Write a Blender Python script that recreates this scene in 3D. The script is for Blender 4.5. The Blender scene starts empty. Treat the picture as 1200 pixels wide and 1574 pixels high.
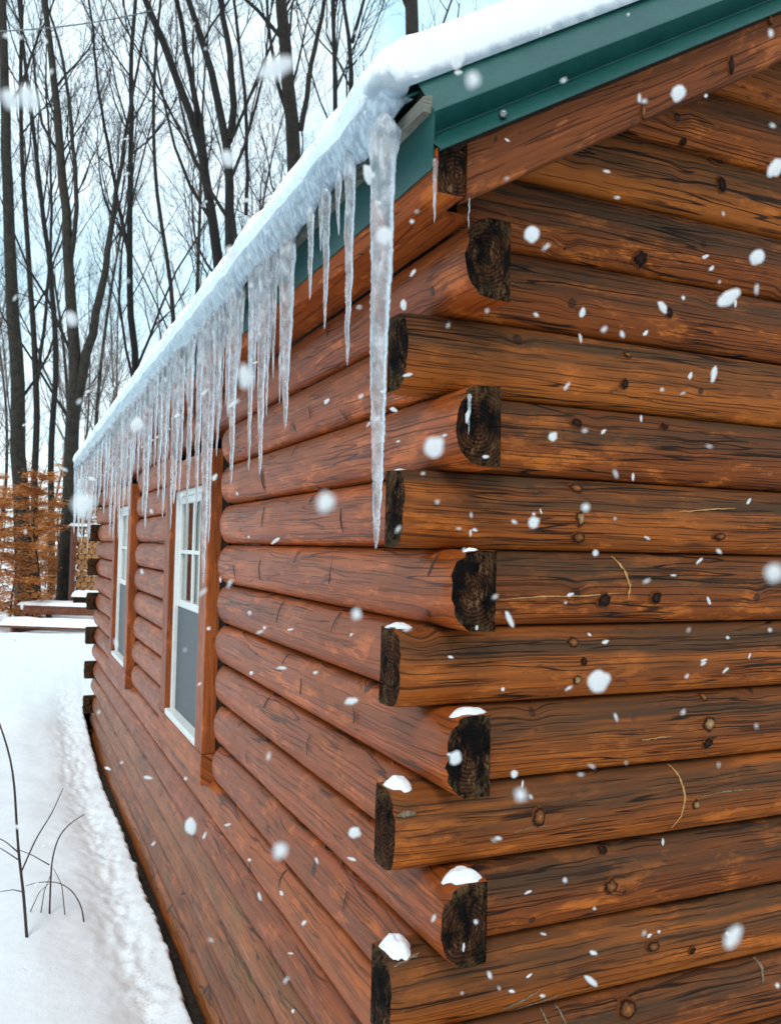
import bpy, math, random
import numpy as np
from mathutils import Vector, Matrix, noise as mnoise

# ---------------------------------------------------------------- camera, world, sun, exposure
scene = bpy.context.scene
col = scene.collection
CAM = np.array([-0.9540, -1.8647, 0.0004])
YAW, PITCH, ROLL, FPX = -0.416479, 0.0411506, 0.0207899, 1326.78
PW, PH = 1200.0, 1574.0

def cam_axes():
    f = np.array([-math.sin(YAW)*math.cos(PITCH), math.cos(YAW)*math.cos(PITCH), math.sin(PITCH)])
    r = np.array([math.cos(YAW), math.sin(YAW), 0.0])
    u = np.cross(r, f)
    return math.cos(ROLL)*r + math.sin(ROLL)*u, -math.sin(ROLL)*r + math.cos(ROLL)*u, f
CR, CU, CF = cam_axes()

cam_d = bpy.data.cameras.new('camera')
cam = bpy.data.objects.new('camera', cam_d)
col.objects.link(cam)
cam_d.sensor_fit = 'HORIZONTAL'
cam_d.sensor_width = 36.0
cam_d.lens = FPX/PW*36.0
cam_d.clip_start = 0.05
cam_d.clip_end = 900.0
cam_d.dof.use_dof = True
cam_d.dof.focus_distance = 2.9
cam_d.dof.aperture_fstop = 8.0
cam.matrix_world = Matrix(((CR[0], CU[0], -CF[0], CAM[0]), (CR[1], CU[1], -CF[1], CAM[1]),
                           (CR[2], CU[2], -CF[2], CAM[2]), (0, 0, 0, 1)))
scene.camera = cam

SUN_EL, SUN_AZ = math.radians(48), math.radians(215)     # azimuth clockwise from +y: behind the camera's left
world = bpy.data.worlds.new('World')
scene.world = world
world.use_nodes = True
wn = world.node_tree
wn.nodes.clear()
sky = wn.nodes.new('ShaderNodeTexSky')
sky.sky_type = 'NISHITA'
sky.sun_disc = False
sky.sun_elevation = SUN_EL
sky.sun_rotation = SUN_AZ
sky.air_density = 1.0
sky.dust_density = 3.0
b1 = wn.nodes.new('ShaderNodeBackground'); b1.inputs['Strength'].default_value = 0.05
wn.links.new(sky.outputs[0], b1.inputs[0])
# even overcast cloud layer over the clear sky
b2 = wn.nodes.new('ShaderNodeBackground'); b2.inputs['Strength'].default_value = 0.92
tc = wn.nodes.new('ShaderNodeTexCoord')
cn = wn.nodes.new('ShaderNodeTexNoise'); cn.inputs['Scale'].default_value = 5.0; cn.inputs['Detail'].default_value = 6
wn.links.new(tc.outputs['Generated'], cn.inputs['Vector'])
cr = wn.nodes.new('ShaderNodeValToRGB')
cr.color_ramp.elements[0].position = 0.35; cr.color_ramp.elements[0].color = (0.46, 0.76, 0.90, 1)
cr.color_ramp.elements[1].position = 0.62; cr.color_ramp.elements[1].color = (0.80, 0.95, 1.0, 1)
wn.links.new(cn.outputs['Fac'], cr.inputs[0]); wn.links.new(cr.outputs[0], b2.inputs[0])
ad = wn.nodes.new('ShaderNodeAddShader'); wo = wn.nodes.new('ShaderNodeOutputWorld')
wn.links.new(b1.outputs[0], ad.inputs[0]); wn.links.new(b2.outputs[0], ad.inputs[1]); wn.links.new(ad.outputs[0], wo.inputs[0])

sun_d = bpy.data.lights.new('sun', 'SUN')
sun_d.energy = 1.5; sun_d.angle = math.radians(18); sun_d.color = (1.0, 0.96, 0.9)
sun = bpy.data.objects.new('sun', sun_d); col.objects.link(sun)
sdir = Vector((math.sin(SUN_AZ)*math.cos(SUN_EL), math.cos(SUN_AZ)*math.cos(SUN_EL), math.sin(SUN_EL)))
sun.rotation_euler = sdir.to_track_quat('Z', 'Y').to_euler()
vs = scene.view_settings
vs.view_transform = 'Standard'; vs.look = 'None'; vs.gamma = 1.0; vs.exposure = 0.36; vs.use_curve_mapping = False

cy_ = scene.cycles
cy_.max_bounces = 8; cy_.diffuse_bounces = 3; cy_.glossy_bounces = 3; cy_.transmission_bounces = 8; cy_.transparent_max_bounces = 8

# ---------------------------------------------------------------- helpers
rnd = random.Random(7)
def ray(px, py): return CF + CR*(px-PW/2)/FPX - CU*(py-PH/2)/FPX
def at(px, py, D): return CAM + ray(px, py)*D                      # a pixel's direction at a given depth
def on(px, py, ax, v):                                            # a pixel's ray met with a plane
    d = ray(px, py); return CAM + d*((v-CAM[ax])/d[ax])

def tag(o, label=None, cat=None, group=None, kind=None):
    if label: o['label'] = label
    if cat: o['category'] = cat
    if group: o['group'] = group
    if kind: o['kind'] = kind
    return o
def empty(name, loc, label=None, cat=None, group=None):
    o = bpy.data.objects.new(name, None); o.location = loc; o.empty_display_size = 0.1
    col.objects.link(o); tag(o, label, cat, group); return o
def wmat(o):
    m = Matrix.Translation(o.location) @ o.rotation_euler.to_matrix().to_4x4()
    return o.parent_world @ m if False else m
def setparent(o, parent):
    o.parent = parent
    # geometry is in world coordinates: undo the parents' own placement
    m = Matrix.Identity(4); q = parent
    chain = []
    while q: chain.append(q); q = q.parent
    for q in reversed(chain):
        m = m @ q.matrix_parent_inverse @ Matrix.LocRotScale(q.location, q.rotation_euler, q.scale)
    o.matrix_parent_inverse = m.inverted()
def mesh(name, verts, faces, mats=None, smooth=True, mi=None):
    me = bpy.data.meshes.new(name)
    me.from_pydata([tuple(v) for v in verts], [], faces)
    for m in (mats or []): me.materials.append(m)
    if mi is not None: me.polygons.foreach_set('material_index', mi)
    me.polygons.foreach_set('use_smooth', [smooth]*len(me.polygons))
    me.update(); return me
def fmesh(name, V, F, mat, smooth=True):                          # numpy arrays, all faces of one size
    V = np.asarray(V, np.float32); F = np.asarray(F, np.int32); k = F.shape[1]
    me = bpy.data.meshes.new(name)
    me.vertices.add(len(V)); me.vertices.foreach_set('co', V.ravel())
    me.loops.add(F.size); me.loops.foreach_set('vertex_index', F.ravel())
    me.polygons.add(len(F)); me.polygons.foreach_set('loop_start', np.arange(0, F.size, k, dtype=np.int32))
    me.polygons.foreach_set('use_smooth', np.full(len(F), smooth))
    me.materials.append(mat); me.update(calc_edges=True); me.validate(); return me
def obj(name, me, parent=None):
    o = bpy.data.objects.new(name, me); col.objects.link(o)
    if parent: setparent(o, parent)
    return o
def attr(me, name, vals):
    a = me.attributes.new(name, 'FLOAT_VECTOR', 'POINT'); a.data.foreach_set('vector', np.asarray(vals, np.float32).ravel())
def recentre(o):
    """put a top-level mesh object's origin at the middle of its base"""
    me = o.data; n = len(me.vertices); a = np.empty(n*3, np.float32); me.vertices.foreach_get('co', a); a = a.reshape(-1, 3)
    c = (a.min(0)+a.max(0))/2; c[2] = a[:, 2].min(); a -= c; me.vertices.foreach_set('co', a.ravel()); o.location = c; return o
def n1(x, y=0.0, z=0.0): return mnoise.noise(Vector((x, y, z)))
def fbm(x, y, z=0.0, o=4): return mnoise.fractal(Vector((x, y, z)), 1.0, 2.0, o)

def box(x0, x1, y0, y1, z0, z1, bev=0.004):
    """bevelled box as verts, faces"""
    import bmesh
    bm = bmesh.new(); bmesh.ops.create_cube(bm, size=1.0)
    for v in bm.verts: v.co = ((x0+x1)/2+v.co.x*(x1-x0), (y0+y1)/2+v.co.y*(y1-y0), (z0+z1)/2+v.co.z*(z1-z0))
    if bev: bmesh.ops.bevel(bm, geom=bm.edges[:], offset=bev, segments=1, affect='EDGES')
    bm.verts.index_update(); V = [tuple(v.co) for v in bm.verts]; F = [[v.index for v in f.verts] for f in bm.faces]; bm.free()
    return V, F
class MB:
    def __init__(s): s.V = []; s.F = []
    def add(s, vf):
        o = len(s.V); s.V += list(vf[0]); s.F += [[i+o for i in f] for f in vf[1]]; return s
    def box(s, *a, **k): return s.add(box(*a, **k))
    def build(s, name, mat, parent=None, smooth=False, uv=None):
        me = mesh(name, s.V, s.F, [mat], smooth)
        if uv is not None:                                       # grain along axis uv[0], across axis uv[1]
            a, b, seed = uv; V = np.array(s.V)
            c = [i for i in range(3) if i not in (a, b)][0]
            attr(me, 'luv', np.stack([V[:, a], V[:, b]+0.7*V[:, c], np.full(len(V), seed)], 1))
        return obj(name, me, parent)

# ---------------------------------------------------------------- materials
def newmat(name):
    m = bpy.data.materials.new(name); m.use_nodes = True; nt = m.node_tree
    return m, nt, nt.nodes['Principled BSDF']
class NG:
    def __init__(s, nt): s.nt = nt
    def n(s, t, **kw):
        nd = s.nt.nodes.new(t)
        for k, v in kw.items(): setattr(nd, k, v)
        return nd
    def l(s, a, b): s.nt.links.new(a, b)
    def sock(s, nd, i, v):
        if v is None: return
        if hasattr(v, 'is_output'): s.l(v, nd.inputs[i])
        else: nd.inputs[i].default_value = v
    def math(s, op, a, b=None, c=None, clamp=False):
        nd = s.n('ShaderNodeMath', operation=op, use_clamp=clamp)
        s.sock(nd, 0, a); s.sock(nd, 1, b); s.sock(nd, 2, c); return nd.outputs[0]
    def comb(s, x, y, z=0.0):
        nd = s.n('ShaderNodeCombineXYZ'); s.sock(nd, 0, x); s.sock(nd, 1, y); s.sock(nd, 2, z); return nd.outputs[0]
    def noise(s, vec, scale=1.0, detail=3.0, rough=0.55, dist=0.0, dim='3D'):
        nd = s.n('ShaderNodeTexNoise', noise_dimensions=dim); s.sock(nd, 'Vector', vec)
        nd.inputs['Scale'].default_value = scale; nd.inputs['Detail'].default_value = detail
        nd.inputs['Roughness'].default_value = rough; nd.inputs['Distortion'].default_value = dist; return nd.outputs['Fac']
    def smooth(s, v, lo, hi, a=0.0, b=1.0):
        nd = s.n('ShaderNodeMapRange', interpolation_type='SMOOTHSTEP'); s.sock(nd, 0, v)
        nd.inputs[1].default_value = lo; nd.inputs[2].default_value = hi; nd.inputs[3].default_value = a; nd.inputs[4].default_value = b
        return nd.outputs[0]
    def mix(s, f, a, b, mode='MIX'):
        nd = s.n('ShaderNodeMix', data_type='RGBA', blend_type=mode); s.sock(nd, 0, f); s.sock(nd, 6, a); s.sock(nd, 7, b); return nd.outputs[2]
    def bump(s, h, strength, dist, normal=None):
        nd = s.n('ShaderNodeBump'); nd.inputs['Strength'].default_value = strength; nd.inputs['Distance'].default_value = dist
        s.l(h, nd.inputs['Height']); 
        if normal: s.l(normal, nd.inputs['Normal'])
        return nd.outputs[0]
def rgb(*c): return (c[0], c[1], c[2], 1.0)

def wood_mat(name, light, dark, weather, wcol, crack=1.0, rough=0.5, coat=0.0, moss=0.0, topw=True, knotd=3.0):
    m, nt, bs = newmat(name); g = NG(nt)
    a = g.n('ShaderNodeAttribute', attribute_name='luv'); sx = g.n('ShaderNodeSeparateXYZ'); g.l(a.outputs['Vector'], sx.inputs[0])
    u, v, sd = sx.outputs
    # knots: scattered points the grain flows round
    kv = g.n('ShaderNodeTexVoronoi', voronoi_dimensions='2D'); kv.inputs['Scale'].default_value = knotd
    g.l(g.comb(g.math('MULTIPLY_ADD', sd, 17.31, u), g.math('MULTIPLY_ADD', sd, 9.17, v)), kv.inputs['Vector'])
    kd = kv.outputs['Distance']; ksz = g.math('MULTIPLY_ADD', g.n('ShaderNodeSeparateColor').outputs[0], 0, 0.0)
    sc = g.n('ShaderNodeSeparateColor'); g.l(kv.outputs['Color'], sc.inputs[0])
    krad = g.math('MULTIPLY_ADD', sc.outputs[0], 0.05, -0.012)
    knot = g.smooth(g.math('SUBTRACT', kd, krad), 0.0, 0.012, 1.0, 0.0)
    halo = g.smooth(kd, 0.0, 0.17, 1.0, 0.0)
    # grain coordinate
    warp = g.noise(g.comb(g.math('MULTIPLY', u, 1.6), g.math('MULTIPLY', v, 5.0), g.math('MULTIPLY', sd, 3.7)), 1.0, 3.0)
    warp2 = g.noise(g.comb(g.math('MULTIPLY', u, 7.0), g.math('MULTIPLY', v, 14.0), sd), 1.0, 2.0)
    vv = g.math('ADD', g.math('MULTIPLY_ADD', warp, 0.022, v), g.math('MULTIPLY', warp2, 0.008))
    vv = g.math('MULTIPLY_ADD', g.math('MULTIPLY', halo, sc.outputs[1]), 0.018, vv)
    fine = g.noise(g.comb(g.math('MULTIPLY', u, 4.0), g.math('MULTIPLY', vv, 240.0), g.math('MULTIPLY', sd, 5.0)), 1.0, 4.0, 0.7)
    wide = g.noise(g.comb(g.math('MULTIPLY', u, 1.0), g.math('MULTIPLY', vv, 38.0), g.math('MULTIPLY', sd, 7.0)), 1.0, 4.0, 0.6)
    blot = g.noise(g.comb(g.math('MULTIPLY', u, 2.3), g.math('MULTIPLY', v, 7.0), g.math('MULTIPLY', sd, 2.0)), 1.0, 5.0, 0.65)
    perlog = g.noise(g.comb(g.math('MULTIPLY', sd, 31.7), 0.3, 0.9), 1.0, 0.0)
    # drying checks: long thin splits along the grain
    ck = g.noise(g.comb(g.math('MULTIPLY', u, 1.35), g.math('MULTIPLY', vv, 42.0), g.math('MULTIPLY', sd, 11.0)), 1.0, 1.0, 0.3)
    cm = g.noise(g.comb(g.math('MULTIPLY', u, 2.2), g.math('MULTIPLY', v, 9.0), g.math('MULTIPLY', sd, 4.0)), 1.0, 2.0)
    ckl = g.smooth(g.math('ABSOLUTE', g.math('SUBTRACT', ck, 0.5)), 0.004, 0.020, 1.0, 0.0)
    checks = g.math('MULTIPLY', g.math('MULTIPLY', ckl, g.smooth(cm, 0.44, 0.54)), crack, clamp=True)
    hair = g.noise(g.comb(g.math('MULTIPLY', u, 3.2), g.math('MULTIPLY', vv, 210.0), g.math('MULTIPLY', sd, 13.0)), 1.0, 1.5, 0.4)
    hairs = g.math('MULTIPLY', g.smooth(hair, 0.60, 0.65), crack*0.8)
    streak = g.noise(g.comb(g.math('MULTIPLY', u, 1.3), g.math('MULTIPLY', vv, 95.0), g.math('MULTIPLY', sd, 19.0)), 1.0, 3.0, 0.6)
    c = g.mix(g.smooth(wide, 0.3, 0.7), rgb(*light), rgb(*dark))
    c = g.mix(g.smooth(fine, 0.35, 0.75, 0.0, 0.55), c, rgb(*[x*0.45 for x in dark]))
    c = g.mix(g.smooth(streak, 0.52, 0.68, 0.0, 0.6), c, rgb(dark[0]*0.55, dark[1]*0.5, dark[2]*0.5))
    c = g.mix(g.smooth(streak, 0.44, 0.30, 0.0, 0.5), c, rgb(light[0]*1.25, light[1]*1.35, light[2]*1.3))
    c = g.mix(g.smooth(perlog, 0.50, 0.68, 0.0, 0.6), c, rgb(dark[0]*0.85, dark[1]*0.95, dark[2]*1.1))
    c = g.mix(g.smooth(perlog, 0.50, 0.32, 0.0, 0.45), c, rgb(light[0]*1.0, light[1]*1.18, light[2]*1.2))
    c = g.mix(g.smooth(blot, 0.3, 0.75, 0.0, 0.55), c, rgb(light[0]*0.62, light[1]*0.55, light[2]*0.5))
    worn = g.noise(g.comb(g.math('MULTIPLY', u, 5.0), g.math('MULTIPLY', v, 16.0), g.math('MULTIPLY', sd, 23.0)), 1.0, 6.0, 0.7)
    c = g.mix(g.smooth(worn, 0.53, 0.64, 0.0, 0.7), c, rgb(min(0.75, light[0]*1.35), light[1]*1.42, light[2]*1.5))
    soot = g.noise(g.comb(g.math('MULTIPLY', u, 9.0), g.math('MULTIPLY', v, 22.0), g.math('MULTIPLY', sd, 29.0)), 1.0, 6.0, 0.75)
    c = g.mix(g.smooth(soot, 0.58, 0.70, 0.0, 0.7), c, rgb(0.03, 0.015, 0.009))
    # grey-black weathering of the stain where rain sits, patchy
    if topw: tm = g.smooth(g.math('MULTIPLY_ADD', blot, 0.14, v), 0.01, 0.125)
    else: tm = g.smooth(blot, 0.4, 0.7)
    wm = g.math('MULTIPLY', g.math('MULTIPLY', tm, g.smooth(wide, 0.25, 0.65, 0.35, 1.0)), weather, clamp=True)
    c = g.mix(wm, c, rgb(*wcol))
    if moss:
        mm = g.noise(g.comb(g.math('MULTIPLY', u, 3.0), g.math('MULTIPLY', v, 11.0), g.math('MULTIPLY', sd, 6.0)), 1.0, 5.0, 0.7)
        c = g.mix(g.smooth(mm, 0.5, 0.75, 0.0, moss), c, rgb(0.11, 0.11, 0.025))
    c = g.mix(g.math('MULTIPLY', halo, 0.25), c, rgb(*[x*0.6 for x in dark]))
    c = g.mix(g.math('MULTIPLY', knot, 0.85), c, rgb(0.045, 0.02, 0.01))
    dk = g.math('MAXIMUM', checks, g.math('MULTIPLY', hairs, 0.8))
    c = g.mix(g.math('MULTIPLY', dk, 0.93), c, rgb(0.012, 0.006, 0.004))
    g.l(c, bs.inputs['Base Color'])
    h = g.math('MULTIPLY_ADD', fine, 0.25, g.math('MULTIPLY', wide, 0.3))
    h = g.math('SUBTRACT', h, g.math('MULTIPLY', dk, 1.2)); h = g.math('MULTIPLY_ADD', knot, -0.5, h)
    g.l(g.bump(h, 1.0, 0.0045), bs.inputs['Normal'])
    rr = g.math('MULTIPLY_ADD', blot, 0.25, rough-0.1); g.l(rr, bs.inputs['Roughness'])
    bs.inputs['Coat Weight'].default_value = coat; bs.inputs['Coat Roughness'].default_value = 0.26
    bs.inputs['Specular IOR Level'].default_value = 0.16
    return m

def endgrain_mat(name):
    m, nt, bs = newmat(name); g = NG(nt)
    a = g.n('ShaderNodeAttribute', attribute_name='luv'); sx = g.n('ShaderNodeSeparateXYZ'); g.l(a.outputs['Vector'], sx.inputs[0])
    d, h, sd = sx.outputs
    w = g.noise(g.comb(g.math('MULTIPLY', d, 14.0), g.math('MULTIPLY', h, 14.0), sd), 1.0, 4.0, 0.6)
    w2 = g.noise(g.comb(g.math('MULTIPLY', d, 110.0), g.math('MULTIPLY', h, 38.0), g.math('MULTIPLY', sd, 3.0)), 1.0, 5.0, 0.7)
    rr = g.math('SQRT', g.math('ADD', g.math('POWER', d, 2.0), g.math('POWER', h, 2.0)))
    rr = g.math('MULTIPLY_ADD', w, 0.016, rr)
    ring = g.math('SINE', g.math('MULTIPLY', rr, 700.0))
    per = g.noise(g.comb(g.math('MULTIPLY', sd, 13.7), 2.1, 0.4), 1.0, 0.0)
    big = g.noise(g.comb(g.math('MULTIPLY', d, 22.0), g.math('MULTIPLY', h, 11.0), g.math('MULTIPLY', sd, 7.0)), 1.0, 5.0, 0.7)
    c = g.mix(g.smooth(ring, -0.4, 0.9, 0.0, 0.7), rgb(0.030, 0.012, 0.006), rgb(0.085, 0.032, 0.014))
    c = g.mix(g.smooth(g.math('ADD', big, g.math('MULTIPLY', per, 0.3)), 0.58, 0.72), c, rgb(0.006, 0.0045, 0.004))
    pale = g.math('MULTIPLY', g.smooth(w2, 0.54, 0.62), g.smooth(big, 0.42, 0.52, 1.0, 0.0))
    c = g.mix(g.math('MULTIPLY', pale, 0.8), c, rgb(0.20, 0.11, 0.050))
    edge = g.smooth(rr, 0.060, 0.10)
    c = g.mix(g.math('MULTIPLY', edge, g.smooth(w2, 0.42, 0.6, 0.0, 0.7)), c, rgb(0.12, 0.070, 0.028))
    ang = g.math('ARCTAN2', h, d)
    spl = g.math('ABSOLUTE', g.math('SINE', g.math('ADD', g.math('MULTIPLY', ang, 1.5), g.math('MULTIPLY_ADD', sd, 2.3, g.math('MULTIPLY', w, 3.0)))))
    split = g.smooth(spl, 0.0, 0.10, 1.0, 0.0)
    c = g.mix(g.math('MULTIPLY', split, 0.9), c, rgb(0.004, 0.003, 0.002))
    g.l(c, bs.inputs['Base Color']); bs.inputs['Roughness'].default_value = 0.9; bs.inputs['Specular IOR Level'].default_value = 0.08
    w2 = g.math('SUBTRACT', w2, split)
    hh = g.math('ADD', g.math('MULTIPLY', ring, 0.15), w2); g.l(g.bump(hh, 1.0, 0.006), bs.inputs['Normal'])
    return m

M = {}
M['gable'] = wood_mat('gable_wood', (0.47, 0.118, 0.015), (0.19, 0.041, 0.008), 0.90, (0.050, 0.032, 0.017), 1.0, 0.58, 0.0)
M['side'] = wood_mat('side_wood', (0.56, 0.120, 0.016), (0.29, 0.050, 0.008), 0.65, (0.17, 0.050, 0.010), 0.75, 0.45, 0.16, knotd=2.2)
M['low'] = wood_mat('low_side_wood', (0.46, 0.110, 0.017), (0.24, 0.047, 0.008), 0.6, (0.14, 0.052, 0.013), 0.85, 0.5, 0.25, moss=0.45, knotd=2.2)
M['board'] = wood_mat('board_wood', (0.36, 0.095, 0.022), (0.15, 0.038, 0.011), 0.65, (0.075, 0.038, 0.020), 1.0, 0.65, 0.0, topw=False, knotd=2.2)
M['beam'] = wood_mat('beam_wood', (0.58, 0.125, 0.013), (0.36, 0.065, 0.009), 0.25, (0.2, 0.06, 0.015), 0.7, 0.6, 0.0, topw=False)
M['trimw'] = wood_mat('trim_wood', (0.46, 0.115, 0.030), (0.28, 0.060, 0.016), 0.4, (0.16, 0.05, 0.02), 0.5, 0.5, 0.1, topw=False, knotd=1.5)
M['greyw'] = wood_mat('grey_wood', (0.24, 0.22, 0.18), (0.13, 0.12, 0.10), 0.3, (0.07, 0.065, 0.055), 0.8, 0.8, 0.0, topw=False)
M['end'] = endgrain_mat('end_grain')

def green_mat():
    m, nt, bs = newmat('green_metal'); g = NG(nt)
    tc_ = g.n('ShaderNodeTexCoord')
    n = g.noise(tc_.outputs['Object'], 9.0, 5.0, 0.7); n2 = g.noise(tc_.outputs['Object'], 140.0, 3.0, 0.6)
    c = g.mix(g.smooth(n, 0.3, 0.75), rgb(0.004, 0.058, 0.050), rgb(0.008, 0.080, 0.069))
    c = g.mix(g.smooth(n2, 0.62, 0.72, 0.0, 0.35), c, rgb(0.10, 0.20, 0.17))
    g.l(c, bs.inputs['Base Color']); bs.inputs['Roughness'].default_value = 0.40; bs.inputs['Specular IOR Level'].default_value = 0.36
    g.l(g.bump(n, 0.15, 0.004), bs.inputs['Normal']); return m
M['green'] = green_mat()
def simple(name, c, rough=0.6, metal=0.0, var=0.25, scale=20.0, bump=0.0):
    m, nt, bs = newmat(name); g = NG(nt); tc_ = g.n('ShaderNodeTexCoord'); n = g.noise(tc_.outputs['Object'], scale, 5.0, 0.65)
    g.l(g.mix(g.smooth(n, 0.3, 0.7), rgb(*[x*(1-var) for x in c]), rgb(*[min(1, x*(1+var)) for x in c])), bs.inputs['Base Color'])
    bs.inputs['Roughness'].default_value = rough; bs.inputs['Metallic'].default_value = metal
    if bump: g.l(g.bump(n, 0.8, bump), bs.inputs['Normal'])
    return m
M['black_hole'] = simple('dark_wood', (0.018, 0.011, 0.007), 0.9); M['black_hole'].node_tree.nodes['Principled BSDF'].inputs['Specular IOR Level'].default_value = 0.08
M['deck'] = simple('deck_underside', (0.06, 0.028, 0.014), 0.9, scale=30)
M['vinyl'] = simple('white_vinyl', (0.72, 0.74, 0.72), 0.35, var=0.06)
M['screen'] = simple('insect_screen', (0.075, 0.085, 0.095), 0.55, var=0.12, scale=60)
M['inside'] = simple('inside_wall', (0.35, 0.30, 0.24), 0.9, var=0.1)
M['screw'] = simple('screw_steel', (0.25, 0.25, 0.25), 0.3, 0.9)
M['pale'] = simple('pale_scar', (0.46, 0.24, 0.075), 0.8, var=0.25, scale=60)
M['bird'] = simple('grey_stain', (0.17, 0.125, 0.075), 0.9, var=0.5, scale=90)
M['bark'] = simple('bark', (0.024, 0.020, 0.014), 0.95, var=0.5, scale=9.0, bump=0.02)
M['bark_dark'] = simple('dark_bark', (0.009, 0.007, 0.006), 0.95, var=0.5, scale=9.0, bump=0.02)
M['bark_mid'] = simple('brown_bark', (0.019, 0.014, 0.011), 0.95, var=0.5, scale=9.0, bump=0.02)
M['twig'] = simple('twig_bark', (0.13, 0.105, 0.09), 0.9, var=0.4, scale=30.0)
M['stem'] = simple('stem_bark', (0.05, 0.032, 0.030), 0.85, var=0.4, scale=60.0)
M['soil'] = simple('soil', (0.030, 0.019, 0.011), 0.95, var=0.6, scale=30.0, bump=0.02)
M['table'] = simple('table_wood', (0.16, 0.05, 0.025), 0.75, var=0.35, scale=14)
M['cable'] = simple('cable', (0.16, 0.17, 0.18), 0.6)
M['split'] = simple('split_wood', (0.42, 0.20, 0.075), 0.85, var=0.45, scale=25, bump=0.004)
def knot_mat(name, c0, c1, rim=(0.13, 0.036, 0.009)):
    m, nt, bs = newmat(name); g = NG(nt); tc_ = g.n('ShaderNodeTexCoord')
    a = g.n('ShaderNodeAttribute', attribute_name='luv'); sx = g.n('ShaderNodeSeparateXYZ'); g.l(a.outputs['Vector'], sx.inputs[0])
    n = g.noise(tc_.outputs['Object'], 110.0, 5.0, 0.7)
    r = g.math('MULTIPLY_ADD', g.math('SUBTRACT', n, 0.5), 0.7, sx.outputs[0]); ring = g.math('SINE', g.math('MULTIPLY', r, 17.0))
    c = g.mix(g.smooth(r, 0.05, 0.55), rgb(*c1), rgb(*c0))
    c = g.mix(g.smooth(ring, -0.2, 0.9, 0.0, 0.35), c, rgb(*c1))
    c = g.mix(g.smooth(r, 0.60, 0.70), c, rgb(0.014, 0.007, 0.004))
    c = g.mix(g.smooth(r, 0.74, 0.84), c, rgb(*rim))
    g.l(c, bs.inputs['Base Color']); bs.inputs['Roughness'].default_value = 0.8; bs.inputs['Specular IOR Level'].default_value = 0.1
    g.l(g.bump(n, 0.8, 0.004), bs.inputs['Normal']); return m
M['knot_dark'] = knot_mat('dark_knot', (0.010, 0.005, 0.004), (0.045, 0.018, 0.010))
M['knot_tan'] = knot_mat('tan_knot', (0.06, 0.022, 0.010), (0.30, 0.115, 0.035))
M['knot_pale'] = knot_mat('pale_knot', (0.16, 0.075, 0.030), (0.45, 0.28, 0.13))

def snow_mat(name, c=(0.90, 0.94, 0.97), b=1.0, dirt=False):
    m, nt, bs = newmat(name); g = NG(nt); geo = g.n('ShaderNodeNewGeometry')
    n = g.noise(geo.outputs['Position'], 14.0, 6.0, 0.6); n2 = g.noise(geo.outputs['Position'], 160.0, 3.0, 0.7)
    cc = g.mix(g.smooth(n, 0.3, 0.7), rgb(*[x*0.97 for x in c]), rgb(*c))
    if dirt:                                                      # specks of bark and needles under the drip line
        a = g.n('ShaderNodeAttribute', attribute_name='luv'); sx = g.n('ShaderNodeSeparateXYZ'); g.l(a.outputs['Vector'], sx.inputs[0])
        sp = g.noise(geo.outputs['Position'], 70.0, 4.0, 0.75)
        cc = g.mix(g.math('MULTIPLY', g.smooth(sp, 0.50, 0.68), sx.outputs[0]), cc, rgb(0.20, 0.15, 0.12))
    g.l(cc, bs.inputs['Base Color']); bs.inputs['Roughness'].default_value = 0.7
    bs.inputs['Specular IOR Level'].default_value = 0.25
    h = g.math('MULTIPLY_ADD', n2, 0.35, n); g.l(g.bump(h, 0.5*b, 0.012), bs.inputs['Normal'])
    return m
def eave_snow_mat():
    """snow that turns to wet grey ice towards its lower edge (attribute wet)"""
    m = snow_mat('eave_snow'); nt = m.node_tree; g = NG(nt); bs = nt.nodes['Principled BSDF']
    ic = g.n('ShaderNodeBsdfPrincipled'); ic.inputs['Base Color'].default_value = rgb(0.60, 0.72, 0.83); ic.inputs['Roughness'].default_value = 0.2
    ic.inputs['IOR'].default_value = 1.31; ic.inputs['Transmission Weight'].default_value = 0.55
    geo = g.n('ShaderNodeNewGeometry'); n = g.noise(geo.outputs['Position'], 26.0, 5.0, 0.65); n2 = g.noise(geo.outputs['Position'], 75.0, 4.0, 0.65)
    g.l(g.bump(g.math('MULTIPLY_ADD', n2, 0.6, n), 0.5, 0.004), ic.inputs['Normal'])
    a = g.n('ShaderNodeAttribute', attribute_name='luv'); sx = g.n('ShaderNodeSeparateXYZ'); g.l(a.outputs['Vector'], sx.inputs[0])
    f = g.smooth(g.math('MULTIPLY_ADD', g.math('SUBTRACT', n, 0.5), 0.6, sx.outputs[0]), 0.25, 0.95)
    mx = g.n('ShaderNodeMixShader'); g.l(f, mx.inputs[0]); g.l(bs.outputs[0], mx.inputs[1]); g.l(ic.outputs[0], mx.inputs[2]); g.l(mx.outputs[0], nt.nodes['Material Output'].inputs[0])
    return m
M['snow'] = snow_mat('snow'); M['eave_snow'] = eave_snow_mat(); M['ground_snow'] = snow_mat('ground_snow', dirt=True)
def ice_mat(name, trans, tint, rough, bumpd, white=0.2):
    m, nt, bs = newmat(name); g = NG(nt); geo = g.n('ShaderNodeNewGeometry')
    mp = g.n('ShaderNodeMapping'); g.l(geo.outputs['Position'], mp.inputs['Vector']); mp.inputs['Scale'].default_value = (1, 1, 0.45)
    n = g.noise(mp.outputs[0], 55.0, 4.0, 0.6); n2 = g.noise(mp.outputs[0], 170.0, 3.0, 0.65)
    bs.inputs['Base Color'].default_value = rgb(*tint); bs.inputs['Roughness'].default_value = rough
    bs.inputs['IOR'].default_value = 1.31
    g.l(g.smooth(n, 0.35, 0.75, trans, max(0.0, trans-white)), bs.inputs['Transmission Weight'])
    h = g.math('MULTIPLY_ADD', n2, 0.4, n); g.l(g.bump(h, 0.6, bumpd), bs.inputs['Normal']); return m
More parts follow.
